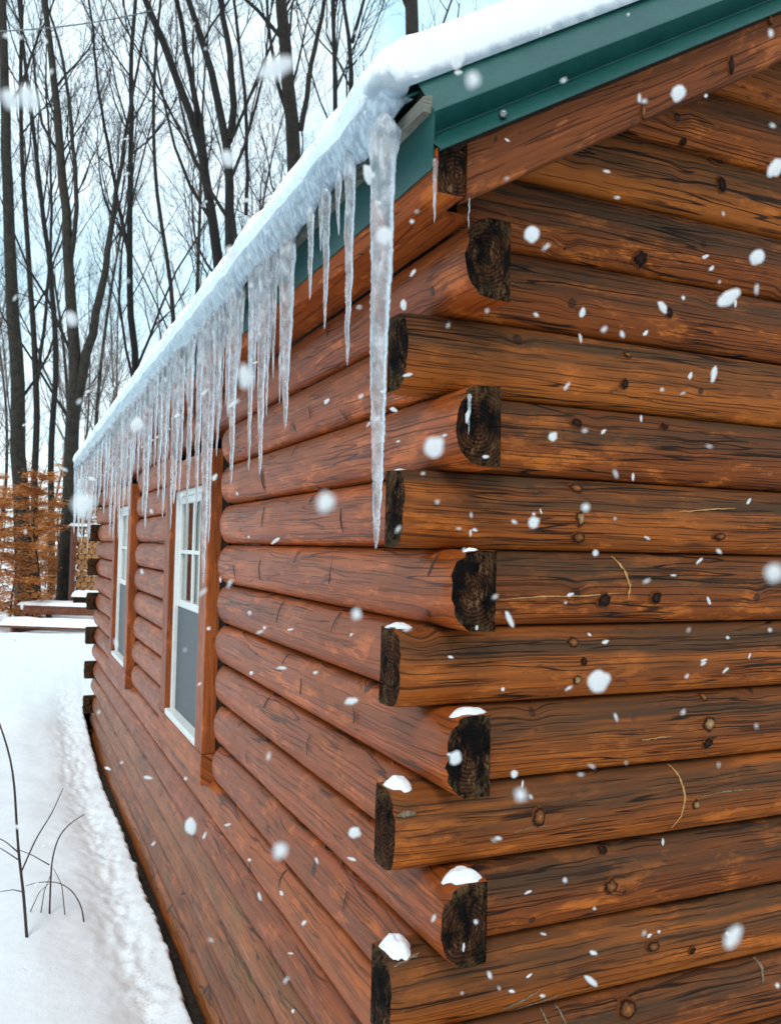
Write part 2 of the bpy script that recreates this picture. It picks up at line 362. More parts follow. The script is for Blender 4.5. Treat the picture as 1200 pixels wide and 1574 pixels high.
M['ice'] = ice_mat('icicle_ice', 0.90, (0.93, 0.96, 1.0), 0.06, 0.006, 0.34)
M['lip'] = ice_mat('eave_ice', 0.78, (0.72, 0.84, 0.94), 0.10, 0.0015, 0.4)
def glass_mat():
    m, nt, bs = newmat('window_glass'); bs.inputs['Base Color'].default_value = rgb(0.9, 0.95, 0.93)
    bs.inputs['Roughness'].default_value = 0.03; bs.inputs['Transmission Weight'].default_value = 1.0; bs.inputs['IOR'].default_value = 1.45; return m
M['glass'] = glass_mat()
def flake_mat():
    m, nt, bs = newmat('snowflake'); g = NG(nt)
    bs.inputs['Base Color'].default_value = rgb(0.93, 0.93, 0.93); bs.inputs['Roughness'].default_value = 0.8
    tr = g.n('ShaderNodeBsdfTranslucent'); tr.inputs[0].default_value = rgb(0.97, 0.97, 0.97)
    mx = g.n('ShaderNodeMixShader'); mx.inputs[0].default_value = 0.45
    g.l(bs.outputs[0], mx.inputs[1]); g.l(tr.outputs[0], mx.inputs[2]); tp = g.n('ShaderNodeBsdfTransparent'); m2 = g.n('ShaderNodeMixShader'); m2.inputs[0].default_value = 0.30
    g.l(mx.outputs[0], m2.inputs[1]); g.l(tp.outputs[0], m2.inputs[2]); g.l(m2.outputs[0], nt.nodes['Material Output'].inputs[0]); return m
M['flake'] = flake_mat()
def leaf_mat():
    m, nt, bs = newmat('beech_leaf'); g = NG(nt)
    geo = g.n('ShaderNodeNewGeometry')
    n = g.n('ShaderNodeMapRange'); g.l(geo.outputs['Random Per Island'], n.inputs[0])
    c = g.mix(n.outputs[0], rgb(0.42, 0.135, 0.025), rgb(0.62, 0.27, 0.075)); g.l(c, bs.inputs['Base Color']); bs.inputs['Roughness'].default_value = 0.6
    tr = g.n('ShaderNodeBsdfTranslucent'); g.l(c, tr.inputs[0]); mx = g.n('ShaderNodeMixShader'); mx.inputs[0].default_value = 0.4
    g.l(bs.outputs[0], mx.inputs[1]); g.l(tr.outputs[0], mx.inputs[2]); g.l(mx.outputs[0], nt.nodes['Material Output'].inputs[0]); return m
M['leaf'] = leaf_mat()

# ---------------------------------------------------------------- ground and snow
CH = 0.19                              # log course height
Z_TOP = 0.76                           # top of the side wall
BASE = Z_TOP - 16*CH                   # -2.28
Y_END = 8.35                           # far corner of the cabin
X_END = 5.2
def snow_z(x, y):
    t = min(max((y-6.0)/6.5, 0), 1); t = t*t*(3-2*t)
    z = -2.06 + 0.70*t
    if y > 11.5: z -= 0.16*min(1, (y-11.5)/2)
    if x < -1.5: z += 0.05*min(3, (-1.5-x))
    z += 0.05*fbm(x*0.35, y*0.35, 2.0, 4) + 0.018*fbm(x*1.7, y*1.7, 7.0, 4)
    if x > -1.2 and y < 10:
        fd = min(1.0, max(0.0, (9.4-y)/0.9)); k = fd*math.exp(-((x+0.30)/0.13)**2)
        z -= 0.055*k*(0.8+0.5*n1(y*3.1, 5.5))
        z += k*0.022*fbm(x*16, y*11, 1.0, 4)
        z -= fd*0.10*max(0.0, min(1.0, (x+0.75)/0.65))
    return z
def build_ground():
    V, F = [], []
    # dark soil under everything
    s = 260.0
    me = mesh('ground', [(-s, -s, -2.42), (s, -s, -2.42), (s, s, -2.42), (-s, s, -2.42)], [[0, 1, 2, 3]], [M['soil']])
    tag(obj('ground', me), 'dark bare soil in the gap along the cabin wall', 'ground', kind='structure')
    # soil bank against the wall, shows in the melted gap
    V, F = [], []
    n = 240
    for i in range(n):
        y = -1.5 + (Y_END+1.5)*i/(n-1)
        for j, x in enumerate((-0.75, -0.30, -0.16, -0.08, 0.02)):
            V.append((x, y, -2.30+0.03*fbm(x*9, y*9, 3, 3)+0.07*min(1, max(0, (y-5)/3))))
    for i in range(n-1):
        for j in range(4): a = i*5+j; F.append([a, a+1, a+6, a+5])
    tag(obj('soil_strip', mesh('soil_strip', V, F, [M['soil']])), 'dark damp soil showing between snow and the lowest log', 'soil', kind='structure')
    # snow: fine grid along the wall, coarse outside, one sheet
    xs = [-220, -120, -70, -40, -25, -16, -11, -8, -6, -4.6, -3.6, -2.9, -2.4]
    xs += list(np.linspace(-2.0, -0.62, 24)) + list(np.linspace(-0.59, -0.10, 30))
    ys = [-60, -20, -8, -4, -2] + list(np.linspace(-1.5, 9.0, 420)) + list(np.linspace(9.15, 18, 60)) + [19, 20.5, 22, 25, 30, 38, 50, 80, 140, 220]
    V, F, A = [], [], []
    nx = len(xs)
    for y in ys:
        jag = 0.014*n1(y*9.0, 3.3)+0.012*n1(y*31, 1.7)+0.007*n1(y*80, 0.7)
        for j, x in enumerate(xs):
            xx = x
            if x > -0.5 and -2.2 < y < 9.2: xx = x + (jag-0.008)*max(0, (x+0.5)/0.4)
            z = snow_z(xx, y) if abs(x) < 30 and y < 60 else -1.4
            if y > 22: z = -1.46+0.008*(y-22)
            V.append((xx, y, z))
            A.append((math.exp(-((xx+0.26)/0.10)**2)*0.5*(0.5+0.7*max(0, n1(y*2.2, 9.1)+0.5)) if y < 9.5 else 0, 0, 0))
    ny = len(ys)
    for i in range(ny-1):
        for j in range(nx-1): a = i*nx+j; F.append([a, a+1, a+nx+1, a+nx])
    # edge turned down into the gap
    o = len(V)
    for i in range(ny):
        p = V[i*nx+nx-1]
        V.append((p[0]+0.012+0.01*n1(p[1]*40, 2.2), p[1], p[2]-0.03)); A.append((0.2, 0, 0))
        V.append((p[0]-0.015, p[1], p[2]-0.3)); A.append((0.2, 0, 0))
    for i in range(ny-1):
        a = i*nx+nx-1; b = a+nx
        if ys[i] > Y_END+0.25: continue
        F.append([a, o+2*i, o+2*i+2, b]); F.append([o+2*i, o+2*i+1, o+2*i+3, o+2*i+2])
    me = mesh('snow_cover', V, F, [M['ground_snow']]); attr(me, 'luv', A)
    tag(obj('snow_cover', me), 'deep white snow covering the yard beside the cabin', 'snow', kind='structure')
    # snow behind and right of the cabin
    V, F = [], []
    xs = [-0.16, 2, 6, 12, 25, 60, 220]; ys = [Y_END+0.2]+list(np.linspace(8.8, 22, 60))+[ 30, 60, 140, 220]
    for y in ys:
        for x in xs: V.append((x, y, (snow_z(-0.1, y)-0.004 if y < 22 else -1.462+0.008*(y-22))))
    for i in range(len(ys)-1):
        for j in range(len(xs)-1): a = i*len(xs)+j; F.append([a, a+1, a+len(xs)+1, a+len(xs)])
    tag(obj('snow_field', mesh('snow_field', V, F, [M['snow']])), 'snow on the woodland floor behind the cabin', 'snow', kind='structure')
    V, F = [], []
    for y in (-60, -14, -6, -3, -1.2, -0.45):
        for x in (-0.1, 1, 3, 6, 20, 120, 220): V.append((x, y, -2.16+(0.03*n1(x, y) if y > -20 else 0)))
    for i in range(5):
        for j in range(6): a = i*7+j; F.append([a, a+1, a+8, a+7])
    tag(obj('snow_yard', mesh('snow_yard', V, F, [M['snow']])), 'snow in front of the gable wall', 'snow', kind='structure')
build_ground()

# ---------------------------------------------------------------- log cabin
cabin = empty('log_cabin', (2.6, 4.2, BASE), 'stained log cabin with green metal roof trim and snow on its roof', 'cabin')
SL = 0.585                                           # roof slope
def roof_under(x): return 0.905 + SL*(x+0.075)
RIDGE = X_END/2
NP = 17
PEXP, PIN = 0.70, 0.026
def log_profile(PEXP=PEXP, PIN=PIN, PO=0.036):
    """outer curve: (outward distance, height) from bottom groove to top groove"""
    P = []
    for i in range(NP):
        a = -math.pi/2 + math.pi*i/(NP-1)
        h = math.sin(a); 
        d = (abs(math.cos(a)))**PEXP
        P.append((-PIN+(PIN+PO)*d, h*CH*0.497))
    return P
PROFS = {'x': log_profile(0.70, 0.026, 0.036), 'y': log_profile(0.85, 0.032, 0.037)}
BACK = -0.085
def make_log(zc, s0, s1, side, seed, mat, cut0='flat', cut1='flat', slope_cut=None, ds=0.03, name='log'):
    """side: 'y' = runs along y on the side wall (outward -x), 'x' = runs along x on the gable (outward -y)"""
    n = max(6, int((s1-s0)/ds))
    ss = list(np.linspace(s0, s1, n))
    if cut0 == 'round': ss = [s0+k for k in (0, .004, .010, .018, .028, .042, .06)] + [s for s in ss if s > s0+.075]
    if cut1 == 'round': ss = [s for s in ss if s < s1-.075] + [s1-k for k in (.06, .042, .028, .018, .010, .004, 0)]
    V, A, F, MI = [], [], [], []
    prof = PROFS[side] + [(BACK, CH*0.497), (BACK, -CH*0.497)]
    m = len(prof)
    def place(s, d, h):
        return (-d, s, zc+h) if side == 'y' else (s, -d, zc+h)
    fat = 0.004*n1(seed*7.7, 1.3)
    for i, s in enumerate(ss):
        q = 1.0
        if cut0 == 'round': e = (s-s0)/.06; q = min(q, math.sqrt(max(0, 1-(1-min(1, e))**2)))
        if cut1 == 'round': e = (s1-s)/.06; q = min(q, math.sqrt(max(0, 1-(1-min(1, e))**2)))
        for j, (d, h) in enumerate(prof):
            if j < NP:
                w = math.sin(math.pi*j/(NP-1))
                d2 = d + w*(fat + 0.0050*fbm(s*1.3, h*5, seed*3.1, 3) + 0.0022*fbm(s*7, h*22, seed*5.3, 3))
                d2 = -0.03+(d2+0.03)*(0.18+0.82*q) if q < 1 else d2
                h2 = h*(0.80+0.20*q) if q < 1 else h
                h2 += 0.0025*n1(s*1.1, seed*2.2+j*0.0)*w
                if (i == 0 and cut0 == 'flat') or (i == len(ss)-1 and cut1 == 'flat'):
                    k_ = 0.055*fbm(d*40+3, h*40, seed*1.9, 3); d2 -= abs(k_)*0.30; h2 *= 1-abs(k_)*1.0
            else:
                d2, h2 = d, h
                if (i == 0 and cut0 == 'flat') or (i == len(ss)-1 and cut1 == 'flat'): d2 += 0.007*abs(n1(seed*3.3, j*1.7)); h2 *= 1-0.06*abs(n1(seed*5.1, j*2.9))
            sx = s
            if slope_cut is not None: sx = max(s, slope_cut(zc+h2))
            V.append(place(sx, d2, h2)); A.append((s, h2+0.3*d2 if j < NP else h2, seed))
    for i in range(len(ss)-1):
        for j in range(m):
            a = i*m+j; b = i*m+(j+1) % m
            F.append([a, b, b+m, a+m]); MI.append(0)
    def cap(i, flip):
        o = len(V); cd, chh = -0.028, 0.0
        sgn = -1 if flip else 1
        rings = (1.0, 0.97, 0.88, 0.76, 0.62, 0.48, 0.34, 0.18)
        base = [V[i*m+j] for j in range(m)]
        for k, r in enumerate(rings):
            for j in range(m):
                d0, h0 = ((-base[j][0], base[j][2]-zc) if side == 'y' else (-base[j][1], base[j][2]-zc))
                d2 = cd+(d0-cd)*r; h2 = h0*r
                off = 0 if k == 0 else 0.011*fbm(d2*34, h2*34, seed, 4)+(0.003 if k > 1 else 0.0)
                s = ss[i]+sgn*off
                if slope_cut is not None: s = max(s, slope_cut(zc+h2))
                V.append(place(s, d2, h2)); A.append((d2+0.03+0.03*n1(seed, 4.4), h2+0.03*n1(seed, 8.8), seed))
        for k in range(len(rings)-1):
            for j in range(m):
                a = o+k*m+j; b = o+k*m+(j+1) % m
                f = [a, b, b+m, a+m]; F.append(f if not flip else f[::-1]); MI.append(1)
        f = [o+(len(rings)-1)*m+j for j in range(m)]; F.append(f if not flip else f[::-1]); MI.append(1)
    cap(0, True); cap(len(ss)-1, False)
    if side == 'x': F[:] = [f[::-1] for f in F]
    F[:] = [f[::-1] for f in F]
    me = mesh(name, V, F, [mat, M['end']], True, MI); attr(me, 'luv', A)
    me.set_sharp_from_angle(angle=math.radians(50)) if hasattr(me, 'set_sharp_from_angle') else None
    return obj(name, me, cabin)

def surf_d(h, PEXP=0.70, PIN=0.026, PO=0.036): # outward distance of the log face at height offset h
    t = min(0.999, abs(h)/(CH*0.497)); return -PIN+(PIN+PO)*(math.cos(math.asin(t)))**PEXP
def top_drop(d):   # height of the log's upper surface above its centre, at outward distance d
    if d <= -PIN: return CH*0.497
    t = min(1.0, (d+PIN)/(PIN+0.036)); return CH*0.497*math.sqrt(max(0.0, 1-t**(2/PEXP)))
LONG_P = {0: 0.172, 2: 0.142, 4: 0.132, 6: 0.118, 8: 0.113}
GAB_P = {1: 0.108, 3: 0.106, 5: 0.110, 7: 0.114, 9: 0.117}
WIN = [dict(y0=2.35, y1=3.60, z0=-1.165, z1=0.47, sash=(2.52, 3.43, -1.02, 0.31)),
       dict(y0=5.27, y1=6.50, z0=-1.165, z1=0.47, sash=(5.44, 6.34, -1.02, 0.31))]
gable_logs, side_logs = {}, {}
for i in range(16):
    zc = Z_TOP - CH*(i+0.5)
    lp = (i % 2 == 0)
    # side wall
    s0 = -LONG_P.get(i, 0.115) if lp else 0.06
    s1 = Y_END + (0.13 if lp else -0.06)
    spans = [(s0, s1, 'flat', 'flat')]
    if zc-CH*0.3 < WIN[0]['z1'] and zc+CH*0.3 > WIN[0]['z0']:
        spans = [(s0, WIN[0]['y0']-0.085, 'flat', 'round'), (WIN[0]['y1']+0.02, WIN[1]['y0']-0.085, 'round', 'round'), (WIN[1]['y1']+0.02, s1, 'round', 'flat')]
    for k, (a, b, c0, c1) in enumerate(spans):
        lo = make_log(zc, a, b, 'y', 20.0+i*1.7+k*0.61, M['low'] if i >= 12 else M['side'], c0, c1, ds=0.022 if a < 2 else 0.05)
        side_logs[(i, k)] = lo
    # gable wall
    s0 = 0.062 if lp else -GAB_P.get(i, 0.115)
    gable_logs[i] = make_log(zc, s0, X_END + (0.115 if not lp else -0.06), 'x', 60.0+i*1.3, M['gable'], ds=0.025)
for i in range(1, 8):                                # gable logs above the plate, cut to the roof slope, left half and right half in one
    zc = Z_TOP + CH*(i-0.5)
    xs = (zc-CH*0.5-0.905)/SL-0.075
    xs = max(xs, 0.02 if i == 1 else xs)
    if xs < RIDGE-0.15:
        gable_logs[-i] = make_log(zc, xs, RIDGE*2-xs, 'x', 90.0+i*1.9, M['gable'], slope_cut=lambda z: (z-0.905)/SL-0.075)
# far gable and right wall, seen only past the far corner and through the windows
for i in range(16):
    zc = Z_TOP - CH*(i+0.5); lp = (i % 2 == 0)
    o = make_log(zc, 0.0, X_END, 'x', 120+i, M['side'], ds=0.4); 
    for v in o.data.vertices: v.co = (v.co.x, Y_END-v.co.y, v.co.z)
    o.data.flip_normals()
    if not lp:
        t = make_log(zc, -0.12, 0.06, 'x', 140+i, M['end'], ds=0.03)  # whole tail in dark end-grain colour, standing in for the shadow on it
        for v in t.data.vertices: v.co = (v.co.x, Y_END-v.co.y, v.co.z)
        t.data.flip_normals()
    o = make_log(zc, 0.0, Y_END, 'y', 160+i, M['side'], ds=0.4)
    for v in o.data.vertices: v.co = (X_END-v.co.x, v.co.y, v.co.z)
    o.data.flip_normals()
# floor and ceiling inside
MB().box(0.09, X_END-0.09, 0.09, Y_END-0.09, BASE+0.2, BASE+0.3, bev=0).build('floor', M['inside'], cabin)
MB().box(0.09, X_END-0.09, 0.09, Y_END-0.09, Z_TOP-0.02, Z_TOP+0.03, bev=0).build('ceiling', M['inside'], cabin)
MB().box(1.9, 1.98, 0.09, Y_END-0.09, BASE+0.3, Z_TOP-0.02, bev=0).build('partition', M['inside'], cabin)

# knots, scars and stains that can be told apart on the gable logs
def patch_on_gable(px, py, rx, rz, kind, mat, i=None, rot=0.0):
    p = on(px, py, 1, -0.03)
    idx = math.floor((Z_TOP-p[2])/CH); zc = Z_TOP-CH*(idx+0.5)
    key = idx
    lo = gable_logs.get(key)
    if lo is None: return
    V, F, A = [], [], []
    nr, na = 5, 18
    seed = px*0.37+py*0.11
    for k in range(nr+1):
        r = k/nr
        for j in range(na):
            a = 2*math.pi*j/na
            w = 1.1+0.40*n1(math.cos(a)*1.5, math.sin(a)*1.5, seed)+0.2*n1(math.cos(a)*4, math.sin(a)*4, seed)
            dx, dz = rx*r*w*math.cos(a), rz*r*w*math.sin(a)
            dx, dz = dx*math.cos(rot)-dz*math.sin(rot), dx*math.sin(rot)+dz*math.cos(rot)
            x, z = p[0]+dx, p[2]+dz
            h = max(-CH*0.47, min(CH*0.47, z-zc)); z = zc+h
            rise = 0.0055*(1-r**3) - 0.004*r**6
            if kind == 'hole': rise = 0.004*(0.4+0.6*math.sin(r*3.0))-0.003*r**6
            V.append((x, -(surf_d(h)+0.003+rise), z)); A.append((r, a, seed))
    for k in range(nr):
        for j in range(na):
            a = k*na+j; b = k*na+(j+1) % na; F.append([a, b, b+na, a+na])
    me = mesh('knot', V, F, [mat]); attr(me, 'luv', A)
    return obj('knot', me, lo)
KN = [(985,397,13,13,'d'),(1024,481,9,9,'d'),(963,545,9,6,'t'),(957,591,8,8,'d'),(889,797,9,13,'p'),(889,826,13,10,'t'),(887,750,14,8,'t'),(925,922,13,11,'d'),(1005,918,11,10,'d'),
      (880,987,12,9,'t'),(893,1017,7,7,'d'),(885,1046,9,9,'p'),(1086,1072,10,8,'t'),(1086,1112,14,13,'p'),(1085,1142,11,9,'d'),(825,1254,12,17,'t'),(1066,1236,8,8,'p'),
      (930,1308,10,8,'d'),(935,1361,14,12,'t'),(1000,1453,14,9,'t'),(963,1551,18,13,'t'),(1107,243,20,10,'d'),(1105,285,11,13,'d'),(1056,215,6,5,'d'),(720,1108,1,1,'d'),(1105,825,14,7,'t'),(885,650,10,8,'d'),(1020,655,9,6,'d'),(1060,1460,7,6,'d')]
for px, py, a, b, k in KN:
    if a < 2: continue
    s = 1.0/FPX*2.2
    patch_on_gable(px, py, a*s, b*s, 'hole' if k == 'd' else 'bump', {'d': M['knot_dark'], 't': M['knot_tan'], 'p': M['knot_pale']}[k])
def strip_on_gable(pts, w, mat, name='bark_scar'):
    P = [on(x, y, 1, -0.035) for x, y in pts]
    zc0 = sum(p[2] for p in P)/len(P); idx = math.floor((Z_TOP-zc0)/CH); zc = Z_TOP-CH*(idx+0.5); lo = gable_logs.get(idx)
    Q = []
    for a, b in zip(P[:-1], P[1:]):
        for t in np.linspace(0, 1, 7)[:-1]: Q.append(a+(b-a)*t)
    Q.append(P[-1]); V, F = [], []
    for i, q in enumerate(Q):
        t = (Q[min(i+1, len(Q)-1)]-Q[max(i-1, 0)]); t = t/np.linalg.norm(t); nrm = np.array([-t[2], 0, t[0]])
        ww = 0.62*w*(0.35+0.65*math.sin(math.pi*(i+0.5)/len(Q)))*max(0.25, 1+1.1*n1(i*0.9, w*1000+pts[0][0]))
        jit = 0.003*n1(i*0.7, pts[0][0])
        for sgn, r in ((-1, -0.001), (0, 0.0008), (1, -0.001)):
            c = q+nrm*(sgn*ww+jit); h = max(-CH*0.48, min(CH*0.48, c[2]-zc))
            V.append((c[0], -(surf_d(h)+0.0032+r), zc+h))
    for i in range(len(Q)-1):
        for j in range(2): a = i*3+j; F.append([a, a+1, a+4, a+3])
    return obj(name, mesh(name, V, F, [mat]), lo)
strip_on_gable([(948, 855), (960, 875), (967, 900), (965, 921)], 0.0050, M['pale'])
strip_on_gable([(1036, 1170), (1047, 1195), (1052, 1225), (1047, 1255), (1037, 1276)], 0.0050, M['pale'])
strip_on_gable([(766, 922), (830, 917), (900, 916), (958, 911)], 0.0028, M['pale'])
strip_on_gable([(1042, 787), (1090, 783), (1130, 781)], 0.0030, M['pale'])
strip_on_gable([(985, 1138), (1010, 1134), (1030, 1132)], 0.0025, M['pale'])
strip_on_gable([(790, 1280), (815, 1272), (850, 1268), (900, 1257)], 0.0025, M['bird'])
strip_on_gable([(1075, 1225), (1110, 1217), (1160, 1212)], 0.0028, M['bird'])
strip_on_gable([(612, 1255), (625, 1252), (640, 1251)], 0.010, M['bird'])
strip_on_gable([(775, 1556), (800, 1545), (830, 1523)], 0.0060, M['bird'])
strip_on_gable([(790, 1566), (820, 1552), (860, 1535)], 0.0060, M['bird'])
strip_on_gable([(838, 1545), (842, 1565), (846, 1585)], 0.0040, M['bird'])
strip_on_gable([(860, 1540), (866, 1558), (872, 1580)], 0.0040, M['bird'])
strip_on_gable([(1170, 1470), (1176, 1490), (1172, 1512)], 0.008, M['bird'])
strip_on_gable([(610, 1492), (640, 1480), (655, 1474)], 0.0045, M['bird'])
# knots on the side logs
def patch_on_side(px, py, rx, rz, mat, rot=0.0):
    p = on(px, py, 0, -0.03); idx = math.floor((Z_TOP-p[2])/CH); zc = Z_TOP-CH*(idx+0.5)
    lo = None
    for k in range(3):
        if (idx, k) in side_logs:
            ys = [v.co.y for v in side_logs[(idx, k)].data.vertices]
            if min(ys)-0.01 < p[1] < max(ys)+0.01: lo = side_logs[(idx, k)]
    if lo is None: return
    V, F, A = [], [], []; nr, na = 4, 16; seed = px*0.31+py*0.17
    for k in range(nr+1):
        r = k/nr
        for j in range(na):
            a = 2*math.pi*j/na; w = 1+0.3*n1(math.cos(a)*2, math.sin(a)*2, seed)
            dy, dz = rx*r*w*math.cos(a), rz*r*w*math.sin(a)
            dy, dz = dy*math.cos(rot)-dz*math.sin(rot), dy*math.sin(rot)+dz*math.cos(rot)
            h = max(-CH*0.46, min(CH*0.46, p[2]+dz-zc))
            V.append((-(surf_d(h)+0.0028+0.004*(1-r**3)-0.004*r**6), p[1]+dy, zc+h)); A.append((r, a, seed))
    for k in range(nr):
        for j in range(na): a = k*na+j; b = k*na+(j+1) % na; F.append([a, a+na, b+na, b])
    me = mesh('knot', V, F, [mat]); attr(me, 'luv', A); return obj('knot', me, lo)
M['gouge'] = simple('dark_gouge', (0.045, 0.018, 0.009), 0.8, var=0.5, scale=120)
def gouge(px, py, hh, w, bow):
    """dark crescent where a branch was pared off a side log"""
    p = on(px, py, 0, -0.034); idx = math.floor((Z_TOP-p[2])/CH); zc = Z_TOP-CH*(idx+0.5); lo = None
    for k in range(3):
        if (idx, k) in side_logs:
            ys = [v.co.y for v in side_logs[(idx, k)].data.vertices]
            if min(ys)-0.01 < p[1] < max(ys)-0.07: lo = side_logs[(idx, k)]
    if lo is None: return
    V, F = [], []; n = 16
    for i in range(n+1):
        t = i/n; h = p[2]-zc+hh*(t-0.5); h = max(-CH*0.44, min(CH*0.44, h)); y = p[1]+bow*(4*t*(1-t))+0.004*n1(t*6, px)
        ww = w*math.sin(math.pi*(0.04+0.92*t))**0.7*(0.75+0.8*n1(t*9, py)+0.3)
        for sg, r in ((-1, 0.0), (0, 0.0016), (1, 0.0)): V.append((-(surf_d(h, 0.85, 0.032, 0.037)+0.0030+r), y+sg*max(0.0008, ww), zc+h))
    for i in range(n):
        for j in range(2): a = i*3+j; F.append([a, a+3, a+4, a+1])
    obj('gouge', mesh('gouge', V, F, [M['gouge']]), lo)
for px, py, a, b in [(403,738,.030,.10),(404,795,.014,.09),(526,800,.014,.08),(476,635,.016,.05),(400,876,.012,.09),(660,868,.022,.06),(508,878,.012,.09),(428,940,.014,.09),(510,950,.012,.10),
                     (433,1010,.012,.06),(463,1055,.012,.06),(545,1100,.016,.05),(405,1080,.014,.05),(475,1145,.012,.08),(380,1165,.012,.06),(520,640,.012,.05),(505,508,.014,.05),(430,1345,.014,.10),
                     (385,1340,.012,.08),(530,1385,.012,.06),(345,1230,.014,.08),(415,1470,.02,.09),(250,1150,.02,.08),(430,560,.012,.05),(690,840,.018,.05),(360,880,.010,.08),(610,1210,.012,.05),(450,690,.010,.06)]:
    gouge(px, py, b*0.9, a*0.34, rnd.uniform(-0.012, 0.012))

# windows
def make_window(w, seed):
    win = bpy.data.objects.new('window', None); col.objects.link(win); win.empty_display_size = 0.1; setparent(win, cabin)
    y0, y1, z0, z1 = w['y0'], w['y1'], w['z0'], w['z1']; a0, a1, b0, b1 = w['sash']
    XO = -0.062
    MB().box(XO, 0.02, y0, a0, z0+0.145, z1, bev=0.003).build('side_trim', M['trimw'], win, uv=(2, 1, seed))
    MB().box(XO, 0.02, a1, y1, z0+0.145, z1, bev=0.003).build('side_trim', M['trimw'], win, uv=(2, 1, seed+1))
    MB().box(XO+0.002, 0.02, a0, a1, b1+0.0, z1, bev=0.003).build('head_trim', M['trimw'], win, uv=(1, 2, seed+2))
    MB().box(XO-0.004, 0.02, y0-0.01, y1, z0, z0+0.144, bev=0.003).build('apron', M['trimw'], win, uv=(1, 2, seed+3))
    MB().box(0.004, 0.08, y0-0.17, y0-0.001, z0+0.02, z1, bev=0).build('buck', M['black_hole'], win)
    # reveal lining behind the trim, down to the logs
    fr = MB(); t = 0.035; X0, X1 = -0.030, 0.045
    fr.box(X0, X1, a0, a0+t, b0, b1); fr.box(X0, X1, a1-t, a1, b0, b1)
    fr.box(X0+.002, X1, a0+t, a1-t, b1-t, b1); fr.box(X0-0.03, X1, a0+0.002, a1-0.002, b0-0.002, b0+t)
    fr.build('frame', M['vinyl'], win)
    zm = b0 + (b1-b0)*0.50
    def sash(zb, zt, xo, nm):
        s = MB(); q = 0.042; x0, x1 = xo, xo+0.028; A0, A1 = a0+t-0.001, a1-t+0.001
        s.box(x0, x1, A0, A0+q, zb, zt); s.box(x0, x1, A1-q, A1, zb, zt)
        s.box(x0+.001, x1-.001, A0+q, A1-q, zt-q, zt); s.box(x0+.001, x1-.001, A0+q, A1-q, zb, zb+q)
        return s.build(nm, M['vinyl'], win), (A0+q, A1-q, zb+q, zt-q)
    so, (c0, c1, d0, d1) = sash(zm-0.02, b1-t, -0.012, 'upper_sash')
    for k in (1,):
        yy = c0+(c1-c0)*0.5; MB().box(-0.010, 0.004, yy-0.011, yy+0.011, d0, d1, bev=0.002).build('muntin', M['vinyl'], win)
    zz = (d0+d1)/2; MB().box(-0.0105, 0.0035, c0, c1, zz-0.011, zz+0.011, bev=0.002).build('muntin', M['vinyl'], win)
    ym = (c0+c1)/2
    for (p0, p1) in ((c0, ym), (ym, c1)):
        for (q0, q1) in ((d0, zz), (zz, d1)):
            MB().box(0.006, 0.010, p0, p1, q0, q1, bev=0).build('pane', M['glass'], win)
    so, (c0, c1, d0, d1) = sash(b0+t, zm+0.02, 0.018, 'lower_sash')
    MB().box(0.034, 0.038, c0, c1, d0, d1, bev=0).build('pane', M['glass'], win)
    MB().box(-0.006, -0.004, a0+t, a1-t, b0+t, zm-0.02, bev=0).build('insect_screen', M['screen'], win)
    # roller blind behind the glass
    MB().box(0.10, 0.105, a0-0.05, a1+0.05, b0-0.1, b1+0.1, bev=0).build('blind', M['blind'], win)
    return win
M['blind'] = simple('blind_cloth', (0.30, 0.34, 0.30), 0.8, var=0.3, scale=4)
make_window(WIN[0], 3.3); make_window(WIN[1], 5.7)

# ---------------------------------------------------------------- roof
roof = bpy.data.objects.new('roof', None); col.objects.link(roof); roof.empty_display_size = 0.2; setparent(roof, cabin)
RY0, RY1 = -0.215, Y_END+0.75
def slab(x0, x1, y0, y1, zl, th, mat, name, mirror=False):
    """a board following the roof slope, its lower face at zl when x = -0.15"""
    def z(x): return zl+SL*(x+0.15)
    P = [(x0, z(x0)), (x1, z(x1)), (x1, z(x1)+th), (x0, z(x0)+th)]
    if mirror: P = [(2*RIDGE-a, b) for a, b in P]
    V = [(a, y0, b) for a, b in P]+[(a, y1, b) for a, b in P]
    F = [[0, 1, 2, 3], [7, 6, 5, 4], [0, 4, 5, 1], [1, 5, 6, 2], [2, 6, 7, 3], [3, 7, 4, 0]]
    if mirror: F = [f[::-1] for f in F]
    return mesh(name, V, F, [mat], False)
ZU = roof_under(-0.15)
obj('roof_deck', slab(-0.140, RIDGE, RY0+0.022, RY1-0.01, ZU, 0.10, M['deck'], 'roof_deck'), roof)
obj('roof_deck', slab(-0.140, RIDGE, RY0+0.022, RY1-0.01, ZU, 0.10, M['deck'], 'roof_deck', True), roof)
obj('roof_sheet', slab(-0.185, RIDGE+0.003, RY0+0.066, RY1, 1.018-SL*0.0, 0.006, M['green'], 'roof_sheet'), roof)
obj('roof_sheet', slab(-0.185, RIDGE+0.003, RY0+0.066, RY1, 1.018, 0.006, M['green'], 'roof_sheet', True), roof)
# eave beam and its neighbours
MB().box(-0.147, -0.079, -0.247, RY1, 0.757, ZU-0.002, bev=0.004).build('eave_beam', M['beam'], roof, uv=(1, 2, 1.7))
MB().box(2*RIDGE+0.079, 2*RIDGE+0.147, -0.247, RY1, 0.757, ZU-0.002, bev=0.004).build('eave_beam', M['beam'], roof, uv=(1, 2, 2.9))
MB().box(-0.0785, 0.0, -0.120, RY1-0.01, 0.7615, 0.780, bev=0.002).build('soffit', M['beam'], roof, uv=(1, 0, 3.1))
